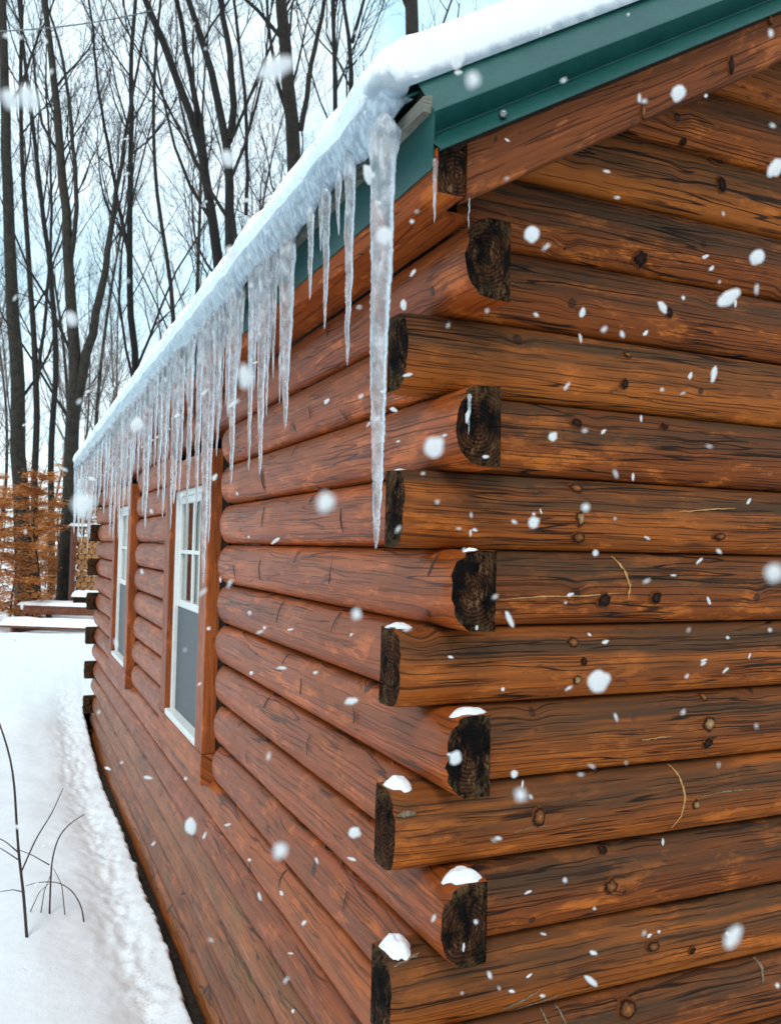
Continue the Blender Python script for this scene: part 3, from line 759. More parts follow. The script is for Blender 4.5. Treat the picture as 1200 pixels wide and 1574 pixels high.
# end grain plate of the beam
V = [(-0.146, -0.2485, 0.758), (-0.080, -0.2485, 0.758), (-0.080, -0.2485, ZU-0.003), (-0.146, -0.2485, ZU-0.003)]
g_ = 8; Vg, Fg, Ag = [], [], []
for i in range(g_+1):
    for j in range(g_+1):
        x = -0.1455+0.065*i/g_; z = 0.7585+(ZU-0.7605)*1.0*j/g_ if False else 0.7585+(ZU-0.003-0.7585)*j/g_
        Vg.append((x, -0.2485-0.002*n1(x*60, z*60), z)); Ag.append((x+0.10, z-0.80, 4.4))
for i in range(g_):
    for j in range(g_): a = i*(g_+1)+j; Fg.append([a, a+g_+1, a+g_+2, a+1])
me = mesh('beam_end', Vg, Fg, [M['end']]); attr(me, 'luv', Ag); obj('beam_end', me, roof)
# green eave fascia flashing over the beam, grey batten above it
MB().box(-0.1525, -0.1475, -0.236, RY1, 0.814, 0.945, bev=0.001).build('eave_fascia', M['green'], roof)
V, F, A = [], [], []
n = 200
for i in range(n):
    y = -0.225+(RY1+0.22)*i/(n-1)
    w = 0.006*fbm(y*6, 1.1, 0, 3)
    for x, z in ((-0.172, 0.940+w), (-0.172, 0.972+w*0.5), (-0.150, 0.980), (-0.150, 0.938)):
        V.append((x, y, z)); A.append((y, z, 7.7))
for i in range(n-1):
    for j in range(4): a = i*4+j; b = i*4+(j+1) % 4; F.append([a, b, b+4, a+4])
F += [[0, 3, 2, 1], [4*(n-1)+k for k in range(4)]]
me = mesh('eave_batten', V, F, [M['greyw']], False); attr(me, 'luv', A); obj('eave_batten', me, roof)
# filler between batten and roof sheet, in the dark under the snow
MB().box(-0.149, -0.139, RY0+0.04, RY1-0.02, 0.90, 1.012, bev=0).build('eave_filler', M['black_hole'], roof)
# barge boards
def barge(mirror, seed):
    x0 = -0.075; L = RIDGE-x0; n = 120; V, F, A = [], [], []
    for i in range(n+1):
        x = x0+L*i/n; zb = 0.756+SL*(x+0.075)
        e = 0.0025*fbm(x*7, 2.2+seed, 0, 3)
        for y, z in ((-0.250-e*0.5, zb+0.004+e), (-0.250+0.001*n1(x*20, 3), zb+0.08), (-0.250, zb+0.122), (-0.212, zb+0.122), (-0.212, zb), (-0.246, zb+e)):
            V.append(((2*RIDGE-x) if mirror else x, y, z)); A.append((x*1.16, (z-zb)*0.86+0.3*y, seed))
    for i in range(n):
        for j in range(6): a = i*6+j; b = i*6+(j+1) % 6; f = [a, b, b+6, a+6]; F.append(f[::-1] if not mirror else f)
    F += [[0, 1, 2, 3, 4, 5] if not mirror else [5, 4, 3, 2, 1, 0]]
    me = mesh('barge_board', V, F, [M['board']], False); attr(me, 'luv', A); return obj('barge_board', me, roof)
bb = barge(False, 1.9); barge(True, 2.6)
# checked knots on the barge board
def knot_on_board(px, py, rx, rz, mat):
    p = on(px, py, 1, -0.252); V, F, A = [], [], []; nr, na = 4, 14
    for k in range(nr+1):
        r = k/nr
        for j in range(na):
            a = 2*math.pi*j/na; w = 1+0.35*n1(math.cos(a)*2, math.sin(a)*2, px)
            V.append((p[0]+rx*r*w*math.cos(a), -0.2535-0.004*(1-r*r)+0.004*r**6, p[2]+rz*r*w*math.sin(a))); A.append((r, a, px))
    for k in range(nr):
        for j in range(na): a = k*na+j; b = k*na+(j+1) % na; F.append([a, b, b+na, a+na])
    me = mesh('knot', V, F, [mat]); attr(me, 'luv', A); obj('knot', me, roof)
knot_on_board(988, 172, 0.010, 0.030, M['knot_tan']); knot_on_board(1123, 100, 0.012, 0.030, M['knot_dark']); knot_on_board(1183, 30, 0.012, 0.022, M['knot_tan'])
# folded metal rake trim
def rake_trim(mirror):
    prof = [(-0.06, 1.058), (-0.142, 1.054), (-0.146, 1.050), (-0.238, 0.940), (-0.240, 0.936), (-0.2060, 0.899), (-0.2070, 0.894), (-0.274, 0.843), (-0.275, 0.839), (-0.270, 0.838)]
    n = 40; V, F = [], []; x0, x1 = -0.152, RIDGE; m = len(prof)
    for i in range(n+1):
        x = x0+(x1-x0)*i/n
        for (y, z) in prof: V.append(((2*RIDGE-x) if mirror else x, y+0.0012*n1(x*5, y*40), z+SL*(x+0.15)))
    for i in range(n):
        for j in range(m-1): a = i*m+j; f = [a, a+1, a+m+1, a+m]; F.append(f if not mirror else f[::-1])
    me = mesh('rake_trim', V, F, [M['green']], False); o = obj('rake_trim', me, roof)
    md = o.modifiers.new('thickness', 'SOLIDIFY'); md.thickness = 0.0025; md.offset = -1
    return o
rt = rake_trim(False); rake_trim(True)
def screw(px, py):
    p = on(px, py, 1, -0.262)
    V, F = [], []; na = 12
    for r, y in ((0.0, -0.0125), (0.0045, -0.0125), (0.005, -0.0085), (0.0085, -0.0075), (0.009, -0.0035), (0.009, 0.004)):
        for j in range(na): a = 2*math.pi*j/na; V.append((p[0]+r*math.cos(a), p[1]+y, p[2]+r*math.sin(a)))
    for k in range(5):
        for j in range(na): a = k*na+j; b = k*na+(j+1) % na; F.append([a, b, b+na, a+na])
    obj('screw', mesh('screw', V, F, [M['screw']]), roof)
screw(772, 176)

# ---------------------------------------------------------------- snow on the roof, ice along its edge
def lipz(y): return 0.905 + 0.018*n1(y*2.3, 0.4) + 0.016*n1(y*7.1, 2.4) + 0.014*n1(y*15, 5.1) - 0.05*max(0, (y-4.5))/4.5
def roof_snow():
    V, F, A = [], [], []
    ys = list(np.r_[np.linspace(-0.165, -0.08, 16), np.linspace(-0.07, 2.5, 150)]) + list(np.linspace(2.53, RY1+0.05, 150))
    for y in ys:
        e = min(1.0, max(0.0, (y+0.165)/0.075)); e = math.sqrt(max(0, 1-(1-e)**2))          # rounded near edge by the rake trim
        th = 0.158*(0.40+0.60*e); far = max(0, (y-4.5))/4.5
        w = 0.016*n1(y*1.7, 3.1)+0.008*n1(y*5.3, 1.2)
        xo = -0.262+w*0.8+(1-e)*0.045
        zl = 0.985+(1-e)*0.02 - 0.05*far + 0.008*n1(y*4.1, 8.1)
        top = 1.085+w - 0.04*far - (1-e)*0.015
        sec = [(-0.178, zl+0.012), (-0.215, zl-0.006), (xo+0.012, zl), (xo, zl+0.02), (xo-0.004, zl+0.048), (xo+0.008, top-0.016), (xo+0.040, top+0.036), (xo+0.082, top+0.076)]
        zs = 1.024+SL*(xo+0.135+0.15)+th
        sec += [(xo+0.135, zs)]
        for x in (0.0, 0.12, 0.25, 0.4, 0.6, 0.9, 1.3, 1.8, RIDGE-0.1, RIDGE):
            if x > xo+0.14: sec.append((x, 1.024+SL*(x+0.15)+th*(1+0.12*n1(x*3, y*1.5)) - (0.03 if x == RIDGE else 0)))
        while len(sec) < 19: sec.append(sec[-1])
        sec = sec[:19]
        for j, (x, z) in enumerate(sec):
            d = 0.009*fbm(y*3.2, x*4+j*0.15, 2, 3) if j > 1 else 0.004*fbm(y*8, j, 2, 3)
            V.append((x-(d if 2 < j < 8 else 0), y, z+(d if j > 5 else d*0.5))); A.append(((1.0, 1.0, 1.0, 0.80, 0.50, 0.20, 0.02, 0.0)[j] if j < 8 else 0.0, 0, 0))
    m = 19
    for i in range(len(ys)-1):
        for j in range(m-1): a = i*m+j; F.append([a, a+m, a+m+1, a+1])
    # close the near and far ends
    F.append([j for j in range(m)]); F.append([(len(ys)-1)*m+j for j in range(m)][::-1])
    me = mesh('roof_snow', V, F, [M['eave_snow']]); attr(me, 'luv', A); o = obj('roof_snow', me)
    tag(o, 'thick white snow blanket rounded over the cabin eave', 'snow'); return recentre(o)
rs = roof_snow()
def ice_lip():
    """ragged glassy edge under the snow: a thick curtain from the snow's front down to the drip line"""
    V, F = [], []
    ys = list(np.linspace(-0.150, 2.6, 520)) + list(np.linspace(2.61, RY1+0.04, 380)); m = 8
    for y in ys:
        far = max(0, (y-4.5))/4.5; zt = 1.012-0.05*far
        e = min(1.0, max(0.0, (y+0.15)/0.05))
        zl = lipz(y)+(1-e)*0.07
        zl = max(zl, lipz(y)-0.1)
        w = 0.016*n1(y*1.7, 3.1)+0.008*n1(y*5.3, 1.2)
        xo = -0.258+w*0.7+(1-e)*0.02; rip = 0.012*n1(y*7, 1.0)+0.003*n1(y*19, 2.0)
        hgt = zt-zl
        sec = [(xo+0.004, zt), (xo-0.001+rip*0.5, zt-hgt*0.3), (xo+0.010+rip, zt-hgt*0.6), (xo+0.022+rip, zt-hgt*0.85), (xo+0.034, zl), (xo+0.046-rip, zt-hgt*0.85), (xo+0.058-rip, zt-hgt*0.5), (xo+0.08, zt-0.01)]
        for x, z in sec: V.append((x+0.003*n1(y*9, z*9, 4), y, z))
    for i in range(len(ys)-1):
        for j in range(m): a = i*m+j; b = i*m+(j+1) % m; F.append([a, a+m, b+m, b])
    F.append(list(range(m))); F.append([(len(ys)-1)*m+j for j in range(m)][::-1])
    return obj('ice_edge', mesh('ice_edge', V, F, [M['lip']]), rs)
ice_lip()['label'] = 'glassy grey ice along the underside of the snow'

# ---------------------------------------------------------------- icicles
def icicle(px_top, py_top, px_bot, py_bot, wpx, label, group, wob=1.0, xpl=-0.232):
    """one icicle: hangs plumb from the eave ice; its place along the eave comes from the eave line it hangs on"""
    p = on(px_bot, py_bot, 0, xpl); y = p[1]
    y = min(max(y, -0.16), RY1)
    ptop = on(px_top, py_top, 0, xpl)
    depth = np.dot(p-CAM, CF)
    r0 = wpx*1.12*depth/FPX/2
    zt = min(max(ptop[2]+0.03, 0.94), 1.0); zb = p[2]
    L = zt-zb; n = int(min(150, max(26, L/0.008))); na = 10; V, F = [], []; sd = px_bot*0.77+py_bot*0.13
    lx = (ptop[1]-y)
    for i in range(n+1):
        t = i/n; z = zt-L*t
        r = r0*((1-t)**0.62*0.93+0.07)*(1.0+0.30*max(0, 0.09-t*L*0.9)/0.09)
        r *= 1+0.09*math.sin(z*2*math.pi/0.016+1.2*n1(z*30, sd))*(0.4+0.8*t)+0.16*n1(z*22, sd*1.1)
        r *= min(1.0, 0.30+t*L/0.055)
        if t > 0.985: r *= 0.72
        cx = xpl+wob*(0.004*n1(z*5, sd)+0.0020*n1(z*30, sd*2)); cy = y+max(-0.03, min(0.03, lx))*(1-t)*0.5+wob*(0.006*n1(z*5, sd+9)+0.0028*n1(z*34, sd*2+5))
        for j in range(na):
            a = 2*math.pi*j/na; rr = r*(1+0.16*n1(math.cos(a)*1.3, math.sin(a)*1.3+z*6, sd))
            V.append((cx+rr*math.cos(a), cy+rr*math.sin(a), z))
    for i in range(n):
        for j in range(na): a = i*na+j; b = i*na+(j+1) % na; F.append([a, a+na, b+na, b])
    F.append(list(range(na))[::-1] if False else list(range(na))); o = len(V); V.append((cx, cy, zb-r*1.2))
    for j in range(na): F.append([n*na+j, o, n*na+(j+1) % na])
    ob = obj('icicle', mesh('icicle', V, F, [M['ice']]))
    tag(ob, label, 'icicle', group); me = ob.data
    c = Vector((float(cx), float(y), float(zb)))
    a = np.empty(len(V)*3, np.float32); me.vertices.foreach_get('co', a); a = a.reshape(-1, 3)-np.array(c, np.float32); me.vertices.foreach_set('co', a.ravel()); ob.location = c
    return ob
G1 = 'icicles hanging along the eave'
icicle(586, 200, 579, 843, 40, 'longest and thickest clear icicle, hanging beside the log corner', G1, 0.7)
icicle(532, 250, 534, 562, 17, 'slim icicle between the thickest icicle and two shorter ones, ends above a log seam', G1)
icicle(519, 300, 521, 362, 9, 'stubby icicle fused to the side of the slim one next to the thickest icicle', G1)
icicle(500, 300, 499, 505, 13, 'medium icicle in front of the green fascia with a bead at its tip', G1)
icicle(492, 310, 493, 386, 8, 'stubby icicle fused to the medium one with a bead at its tip', G1)
icicle(472, 330, 476, 460, 11, 'short single icicle in front of the green fascia, ending on the orange beam', G1)
icicle(437, 350, 438, 660, 23, 'thick smooth icicle standing apart at the end of the dense row', G1)
icicle(420, 390, 430, 622, 8, 'thin icicle fused along the thick one at the end of the dense row', G1)
DENSE = [(402,405,399,730,18),(412,400,409,640,9),(383,430,382,724,11),(392,430,391,600,7),(378,440,383,617,7),(358,440,355,744,17),(347,460,349,641,9),(338,480,337,616,8),(332,490,333,702,9)]
for a in DENSE: icicle(*a, 'icicle of the dense row between the window and the thick single icicle', 'dense icicles before the wall between window and corner')
WINI = [(320,500,320,836,11),(311,510,311,902,17),(301,530,301,790,11),(285,545,286,815,8),(277,570,275,760,9),(265,570,267,775,13),(262,580,262,815,7),(268,560,268,665,6),(292,540,291,740,8)]
for a in WINI: icicle(*a, 'icicle hanging in front of the window that has a gridded upper sash and dark screen', 'icicles before the nearer window')
MIDI = [(250,590,250,795,10),(243,590,243,766,8),(237,595,237,720,6),(230,590,230,708,6),(223,600,223,813,10),(219,615,219,793,6),(212,620,211,741,6),(206,625,206,725,5),(202,630,202,745,5),(197,640,197,793,8),(192,645,192,770,6)]
for a in MIDI: icicle(*a, 'icicle hanging in front of the logs between the two windows', 'icicles between the windows')
FARI = [(189,650,189,790,7),(185,655,185,760,6),(181,660,181,828,8),(174,670,174,831,6),(168,680,168,825,7),(164,690,164,770,5),(159,690,159,790,6),(153,695,153,765,6),(147,705,146,793,5),(141,705,141,787,5),(137,710,137,830,6),(134,715,134,850,5),(129,720,129,810,6),(125,720,125,838,5),(120,725,120,831,6),(115,730,115,800,5),(111,735,111,821,5),(107,740,108,812,5)]
for a in FARI: icicle(*a, 'thin icicle in the close curtain at the far end of the eave', 'icicles at the far end of the eave')
rr_ = random.Random(5)
for k in range(54):
    x = 108+322*((k+rr_.random())/54); yb = 0
    eave = 745-(x-100)*1.11; L = rr_.uniform(30, 105)*(0.5+x/300)
    icicle(x, eave-4, x, eave+L, rr_.uniform(3.5, 6)*(0.8+x/500), 'thin icicle filling a gap in the icicle curtain', 'thin filler icicles', xpl=-0.222)
def small_icicle(px, py0, py1, w, pl, lab):
    p = on(px, py1, pl[0], pl[1]); q = on(px, py0, pl[0], pl[1]); n = 24; na = 8; V, F = [], []; d = np.dot(p-CAM, CF); r0 = w*d/FPX/2
    for i in range(n+1):
        t = i/n; z = q[2]+(p[2]-q[2])*t; r = r0*((1-t)**0.7*0.9+0.1)*(1+0.12*math.sin(t*30)); cx = p[0]+0.002*n1(t*4, px); cy = p[1]+0.002*n1(t*4, px+3)
        for j in range(na): a = 2*math.pi*j/na; V.append((cx+r*math.cos(a), cy+r*math.sin(a), z))
    for i in range(n):
        for j in range(na): a = i*na+j; b = i*na+(j+1) % na; F.append([a, a+na, b+na, b])
    F.append(list(range(na))); F.append([n*na+j for j in range(na)][::-1])
    tag(recentre(obj('icicle', mesh('icicle', V, F, [M['ice']]))), lab, 'icicle', G1)
small_icicle(667, 246, 342, 9, (0, -0.150), 'small lone icicle hanging from the corner of the eave beam')
small_icicle(720, 302, 352, 3, (1, -0.245), 'tiny thread of ice hanging under the end of the barge board')
small_icicle(720, 606, 668, 7, (1, -0.150), 'small white icicle on the cut end of an upper corner log')

# ---------------------------------------------------------------- snow caps on log ends
def snow_cap(i, gable, u, v, au, av, hz, seed, label):
    """a small drift lying on the top of a corner log's tail: u along the log, v outward across it"""
    zc = Z_TOP-CH*(i+0.5); V, F = [], []; nr, na = 8, 26
    def put(a, d, lift):
        z = zc+top_drop(d)+lift
        return (a, -d, z) if gable else (-d, a, z)
    for k in range(nr+1):
        r = k/nr
        for j in range(na):
            a = 2*math.pi*j/na; w = 1.04+0.34*n1(math.cos(a)*1.3, math.sin(a)*1.3, seed)+0.16*n1(math.cos(a)*4, math.sin(a)*4, seed+3)
            lift = 0.60*hz*(1-r**3.0)*(1+0.25*n1(r*2.5*math.cos(a), r*2.5*math.sin(a), seed+5)) - 0.003
            V.append(put(u+au*r*w*math.cos(a), v+av*r*w*math.sin(a), lift))
    for k in range(nr):
        for j in range(na):
            a = k*na+j; b = k*na+(j+1) % na; f = [a, a+na, b+na, b]; F.append(f if gable == False else f[::-1])
    tag(recentre(obj('snow_cap', mesh('snow_cap', V, F, [M['snow']]))), label, 'snow', 'snow on the corner log ends')
snow_cap(5, True, -0.078, -0.042, 0.030, 0.036, 0.020, 1.0, 'thin scrap of snow on a dark log end, uppermost of the snowy ends')
snow_cap(6, False, -0.082, -0.046, 0.030, 0.042, 0.024, 2.0, 'thin snow cap on a side log end, above a thicker snow cap')
snow_cap(7, True, -0.076, -0.040, 0.034, 0.042, 0.040, 3.0, 'domed snow cap on a gable log end with a pale scrape beside it')
snow_cap(8, False, -0.076, -0.040, 0.034, 0.044, 0.036, 4.0, 'wide snow cap on a side log end with growth rings showing')
snow_cap(9, True, -0.076, -0.038, 0.038, 0.046, 0.046, 5.0, 'largest snow cap, on the lowest visible gable log end')
snow_cap(4, False, -0.122, -0.020, 0.008, 0.016, 0.012, 6.0, 'small lump of snow on the dark end of a mid-height corner log')
snow_cap(3, True, -0.085, -0.045, 0.018, 0.022, 0.010, 7.0, 'faint dusting of snow on a green-tinged gable log end')

# ---------------------------------------------------------------- trees
class Tubes:
    def __init__(s): s.V = []; s.F = []; s.n = 0
    def tube(s, P, R, na):
        P = np.asarray(P, float); R = np.asarray(R, float); k = len(P)
        T = np.gradient(P, axis=0); T /= np.linalg.norm(T, axis=1)[:, None]+1e-9
        ref = np.array([0.31, 0.95, 0.05]); A = np.cross(T, ref); A /= np.linalg.norm(A, axis=1)[:, None]+1e-9; B = np.cross(T, A)
        a = np.arange(na)*2*math.pi/na
        V = P[:, None, :]+R[:, None, None]*(A[:, None, :]*np.cos(a)[None, :, None]+B[:, None, :]*np.sin(a)[None, :, None])
        s.V.append(V.reshape(-1, 3))
        i = np.arange(k-1)[:, None]*na; j = np.arange(na)[None, :]; jn = (j+1) % na
        F = np.stack([i+j, i+jn, i+na+jn, i+na+j], -1).reshape(-1, 4)+s.n
        s.F.append(F); s.n += k*na
    def mesh(s, name, mat): return fmesh(name, np.concatenate(s.V), np.concatenate(s.F), mat)
def smooth_line(P, R, k):
    P = np.asarray(P, float); R = np.asarray(R, float)
    d = np.r_[0, np.cumsum(np.linalg.norm(np.diff(P, axis=0), axis=1))]; t = np.linspace(0, d[-1], k)
    Q = np.stack([np.interp(t, d, P[:, i]) for i in range(3)], 1); r = np.interp(t, d, R)
    for _ in range(2): Q[1:-1] = (Q[:-2]+2*Q[1:-1]+Q[2:])/4
    return Q, r
def grow(T, P, R, level, rg, maxlev, dens, lo=0.25, up=0.35, minr=0.0035):
    """spawn side branches along a limb, each of which spawns finer ones"""
    P = np.asarray(P); L = np.linalg.norm(np.diff(P, axis=0), axis=1).sum()
    n = int(dens[level]*rg.uniform(0.8, 1.2)*(1 if level else 1))
    for k in range(n):
        t = lo+(1-lo)*rg.random()**0.85; f = t*(len(P)-1); i = min(int(f), len(P)-2); w = f-i
        p = P[i]*(1-w)+P[i+1]*w; r = (R[i]*(1-w)+R[i+1]*w)
        d = P[i+1]-P[i]; d /= np.linalg.norm(d)+1e-9
        side = rg.normal(size=3); side -= d*np.dot(side, d); side /= np.linalg.norm(side)+1e-9
        ang = rg.uniform(0.35, 0.8); v = d*math.cos(ang)+side*math.sin(ang)
        l = L*rg.uniform(0.14, 0.36)*(1.15-0.6*t) if level == 0 else L*rg.uniform(0.25, 0.6)*(1.1-0.5*t)
        rr = max(minr, min(r*0.55, 0.007*l+0.0015) if level else min(r*0.42, 0.0085*l+0.002))
        m = 7 if level == 0 else (5 if level == 1 else 4)
        Q = [p]; cur = v.copy()
        for s in range(m-1):
            cur = cur+np.array([0, 0, up*0.40])+rg.normal(size=3)*(0.12 if level == 0 else 0.22); cur /= np.linalg.norm(cur); Q.append(Q[-1]+cur*l/(m-1))
        Rr = np.linspace(rr, max(minr*0.6, rr*0.25), m)
        T.tube(Q, Rr, 5 if level == 0 else (4 if level == 1 else 3))
        if level+1 < maxlev: grow(T, np.array(Q), Rr, level+1, rg, maxlev, dens, 0.15, up, minr)
def ground_at(x, y): return snow_z(x, y) if y < 22 else -1.46+0.008*(y-22)
def px_tree(name, label, stems, D, bark, seed, dens=(16, 7, 5), group='bare trees close behind the cabin', maxlev=3, extra=True):
    """stems: list of pixel polylines [(px,py)...], with start and end width in pixels; the first runs down to the ground"""
    rg = np.random.default_rng(seed); trunk, crown = Tubes(), Tubes(); root = None
    for si, (pts, w0, w1) in enumerate(stems):
        P = [at(x, y, D) for x, y in pts]
        if si == 0:
            d = (P[0]-P[1]); d /= abs(d[2])+1e-9; b = P[0].copy(); b[2] = ground_at(b[0], b[1])-0.1; b[0] += 0.0; P = [b]+P if P[0][2] > b[2]+0.15 else P
            root = np.array([P[0][0], P[0][1], ground_at(P[0][0], P[0][1])])
        s = 0.86*D/FPX/2; R = list(np.linspace(w0*s, w1*s, len(P)))
        # let the limb run on above the frame, thinning out
        d = P[-1]-P[-2]; d /= np.linalg.norm(d)
        if extra:
            e = P[-1]
            for k in range(4):
                d = d+rg.normal(size=3)*0.07+np.array([0, 0, 0.06]); d /= np.linalg.norm(d); e = e+d*1.3; P.append(e); R.append(R[-1]*0.72)
        Q, r = smooth_line(P, R, 26); Q[1:-1] += rg.normal(size=(24, 3))*0.012
        if si == 0: r[0] *= 1.2; r[1] *= 1.05
        trunk.tube(Q, r, 10)
        grow(crown, Q, r, 0, rg, maxlev, dens, 0.22 if si == 0 else 0.12, minr=0.0028*max(1, D/16))
    t = empty(name, tuple(root), label, 'tree', group)
    obj('trunk', trunk.mesh('trunk', bark), t); obj('crown', crown.mesh('crown', M['bark_mid']), t)
    return t
px_tree('bare_tree', 'straight bare tree with grey-brown trunk in front of the orange leaves, farthest from the cabin', [([(40,930),(34,800),(27,620),(18,450),(10,250),(5,60)], 36, 15)], 17.5, M['bark'], 1, (11, 8, 10))
px_tree('bare_tree', 'forked bare tree with olive-brown trunk right beside the far end of the eave', [([(101,900),(106,790),(112,660),(118,570),(108,460),(102,330),(92,200),(75,60)], 33, 11), ([(114,640),(135,540),(155,450),(172,350),(184,250)], 20, 7), ([(104,440),(120,330),(112,200),(95,80)], 10, 5)], 16.5, M['bark'], 2, (12, 8, 10))
px_tree('bare_tree', 'slender dark tree rising behind the middle of the snowy eave', [([(213,620),(206,530),(199,420),(199,300),(204,170),(202,30)], 15, 7), ([(199,400),(175,280),(150,130),(140,20)], 7, 4)], 19.0, M['bark_dark'], 3, (15, 8, 7))
px_tree('bare_tree', 'bare tree with a pair of dark stems that lean toward the corner of the sky', [([(342,440),(332,360),(320,290),(302,190),(258,85),(222,0)], 21, 11), ([(318,280),(308,190),(290,100),(272,0)], 13, 8)], 15.5, M['bark_dark'], 4, (11, 8, 10))
px_tree('bare_tree', 'dark upright tree that forks into two limbs, beside the leaning pair of stems', [([(356,400),(354,300),(352,216),(332,130),(308,50),(290,0)], 19, 10), ([(352,216),(361,150),(349,60),(339,0)], 14, 9), ([(378,330),(381,180),(368,70),(358,0)], 7, 5)], 15.0, M['bark_dark'], 5, (11, 8, 10))
px_tree('bare_tree', 'thick grey-brown trunk with many side limbs behind the roof snow', [([(454,280),(449,190),(440,90),(430,0)], 28, 20), ([(462,200),(478,100),(500,0)], 10, 7), ([(440,170),(420,110),(410,0)], 8, 5)], 16.0, M['bark_mid'], 6, (11, 8, 8))
px_tree('bare_tree', 'thin pole-like tree between the thick trunk and a forked sapling', [([(517,175),(513,90),(512,0)], 9, 7)], 20.0, M['bark_mid'], 7, (14, 7, 4))
px_tree('bare_tree', 'slim tree forking into a narrow Y above the roof snow', [([(538,135),(541,70),(530,0)], 11, 6), ([(541,65),(552,30),(562,-10)], 7, 5)], 19.0, M['bark_dark'], 8, (12, 6, 4))
px_tree('bare_tree', 'brown trunk just showing over the roof snow nearest the green trim', [([(636,50),(634,10),(632,-40)], 25, 22)], 15.0, M['bark_mid'], 9, (10, 6, 4))
px_tree('bare_tree', 'thin tree between the straight trunk and the forked tree', [([(55,900),(52,760),(58,620),(50,480),(38,330),(30,180),(35,40)], 15, 6), ([(55,600),(72,480),(80,350),(75,200)], 7, 4)], 19.0, M['bark_mid'], 10, (14, 8, 7))
px_tree('bare_tree', 'thin dark tree right behind the forked tree', [([(80,880),(78,700),(88,560),(80,430),(62,300),(45,150),(30,20)], 13, 6)], 23.0, M['bark_dark'], 11, (14, 8, 7))
px_tree('bare_tree', 'leaning thin tree between the slender dark tree and the leaning pair', [([(270,520),(262,430),(240,300),(232,160),(245,20)], 9, 5)], 22.0, M['bark_mid'], 12, (14, 8, 7))
# trees further back in the wood
def proto_tree(seed, H, bark):
    rg = np.random.default_rng(seed); trunk, crown = Tubes(), Tubes()
    P = [np.zeros(3)]; d = np.array([rg.normal()*0.03, rg.normal()*0.03, 1.0])
    for k in range(9): d = d+rg.normal(size=3)*0.05; d[2] = 1; d /= np.linalg.norm(d); P.append(P[-1]+d*H/9)
    R = np.linspace(H*0.0058, H*0.0010, 10); Q, r = smooth_line(P, R, 20); trunk.tube(Q, r, 8)
    grow(crown, Q, r, 0, rg, 3, (26, 9, 7), 0.25, minr=0.0042)
    return trunk.mesh('trunk', bark), crown.mesh('crown', M['twig'])
protos = [proto_tree(100+k, 15+k*1.3, [M['bark_mid'], M['bark_dark'], M['bark']][k % 3]) for k in range(5)]
rt_ = random.Random(11)
for k in range(30):
    D = 26+34*(k/29)**1.1; px = -110+(k*0.61803 % 1)*830
    p = at(px, 850, D); x, y = p[0], p[1]; z = ground_at(x, y)-0.1
    e = empty('woodland_or_added_tree', (x, y, z), 'bare tree standing far back in the wood', 'tree', 'trees far back in the wood')
    e.rotation_euler = (rt_.uniform(-.05, .05), rt_.uniform(-.05, .05), rt_.uniform(0, 6.28)); s = rt_.uniform(0.75, 1.15); e.scale = (s, s, s)
    tm, cm_ = protos[k % 5]
    for nm, me in (('trunk', tm), ('crown', cm_)):
        o = bpy.data.objects.new(nm, me); col.objects.link(o); o.parent = e
# unseen trees beside and behind the camera, added to darken light on the walls
for k in range(46):
    a = math.radians(100+200*((k*0.61803) % 1)); d = 7+16*((k*0.7549) % 1); x, y = CAM[0]+d*math.sin(a)*1.2-1.5, CAM[1]+d*math.cos(a)
    if x > -1.5 and y > -5: continue
    e = empty('woodland_or_added_tree', (x, y, -2.1), 'unseen bare tree added around the clearing to darken the side light', 'tree', 'unseen trees added round the clearing')
    e.rotation_euler = (rt_.uniform(-.04, .04), rt_.uniform(-.04, .04), rt_.uniform(0, 6.28)); s = rt_.uniform(0.9, 1.4); e.scale = (s*1.5, s*1.5, s)
    tm, cm_ = protos[k % 5]
    for nm, me in (('trunk', tm), ('crown', cm_)):
        o = bpy.data.objects.new(nm, me); col.objects.link(o); o.parent = e
# young beeches keeping orange leaves
def beech(px, D, H, seed, label, nl=2600, spread=1.0):
    rg = np.random.default_rng(seed); p = at(px, 900, D); x, y = p[0], p[1]; z = ground_at(x, y)
    st = Tubes(); base = np.array([x, y, z-0.05]); P = [base+np.array([rg.normal()*0.03*k, rg.normal()*0.03*k, H*k/5]) for k in range(6)]
    Q, r = smooth_line(P, np.linspace(0.022, 0.006, 6), 12); st.tube(Q, r, 6); tips = []
    for k in range(30):
        t = rg.uniform(0.08, 1); i = min(int(t*11), 10); s = Q[i]; a = rg.uniform(0, 6.28); l = spread*(1.15-0.75*t)*rg.uniform(0.5, 1.0)
        v = np.array([math.cos(a), math.sin(a), rg.uniform(0.0, 0.25)]); B = [s+v*l*f+np.array([0, 0, 0.05*l*f*f]) for f in np.linspace(0, 1, 5)]
        st.tube(B, np.linspace(0.008, 0.003, 5), 4); tips.append(B)
    V, F = [], []; n = 0
    for k in range(nl):
        B = tips[rg.integers(len(tips))]; f = rg.uniform(0.15, 1)*(len(B)-1); i = min(int(f), len(B)-2); c = B[i]*(1-(f-i))+B[i+1]*(f-i)
        c = c+np.array([rg.normal()*0.11, rg.normal()*0.11, rg.normal()*0.035-0.02]); a = rg.uniform(0, 6.28); l = rg.uniform(0.035, 0.065); w = l*0.32
        u = np.array([math.cos(a), math.sin(a), rg.uniform(-0.6, 0.3)]); u /= np.linalg.norm(u); s = np.cross(u, [0, 0, 1]); s /= np.linalg.norm(s)+1e-6; s = s+np.array([0, 0, rg.uniform(-0.5, 0.5)])
        V += [c-u*l, c+s*w, c+u*l, c-s*w]; F.append([n, n+1, n+2, n+3]); n += 4
    t = empty('beech_sapling', (x, y, z), label, 'tree', 'young beeches with dry orange leaves')
    obj('trunk', st.mesh('trunk', M['bark_mid']), t); obj('crown', fmesh('crown', V, F, M['leaf'], False), t)
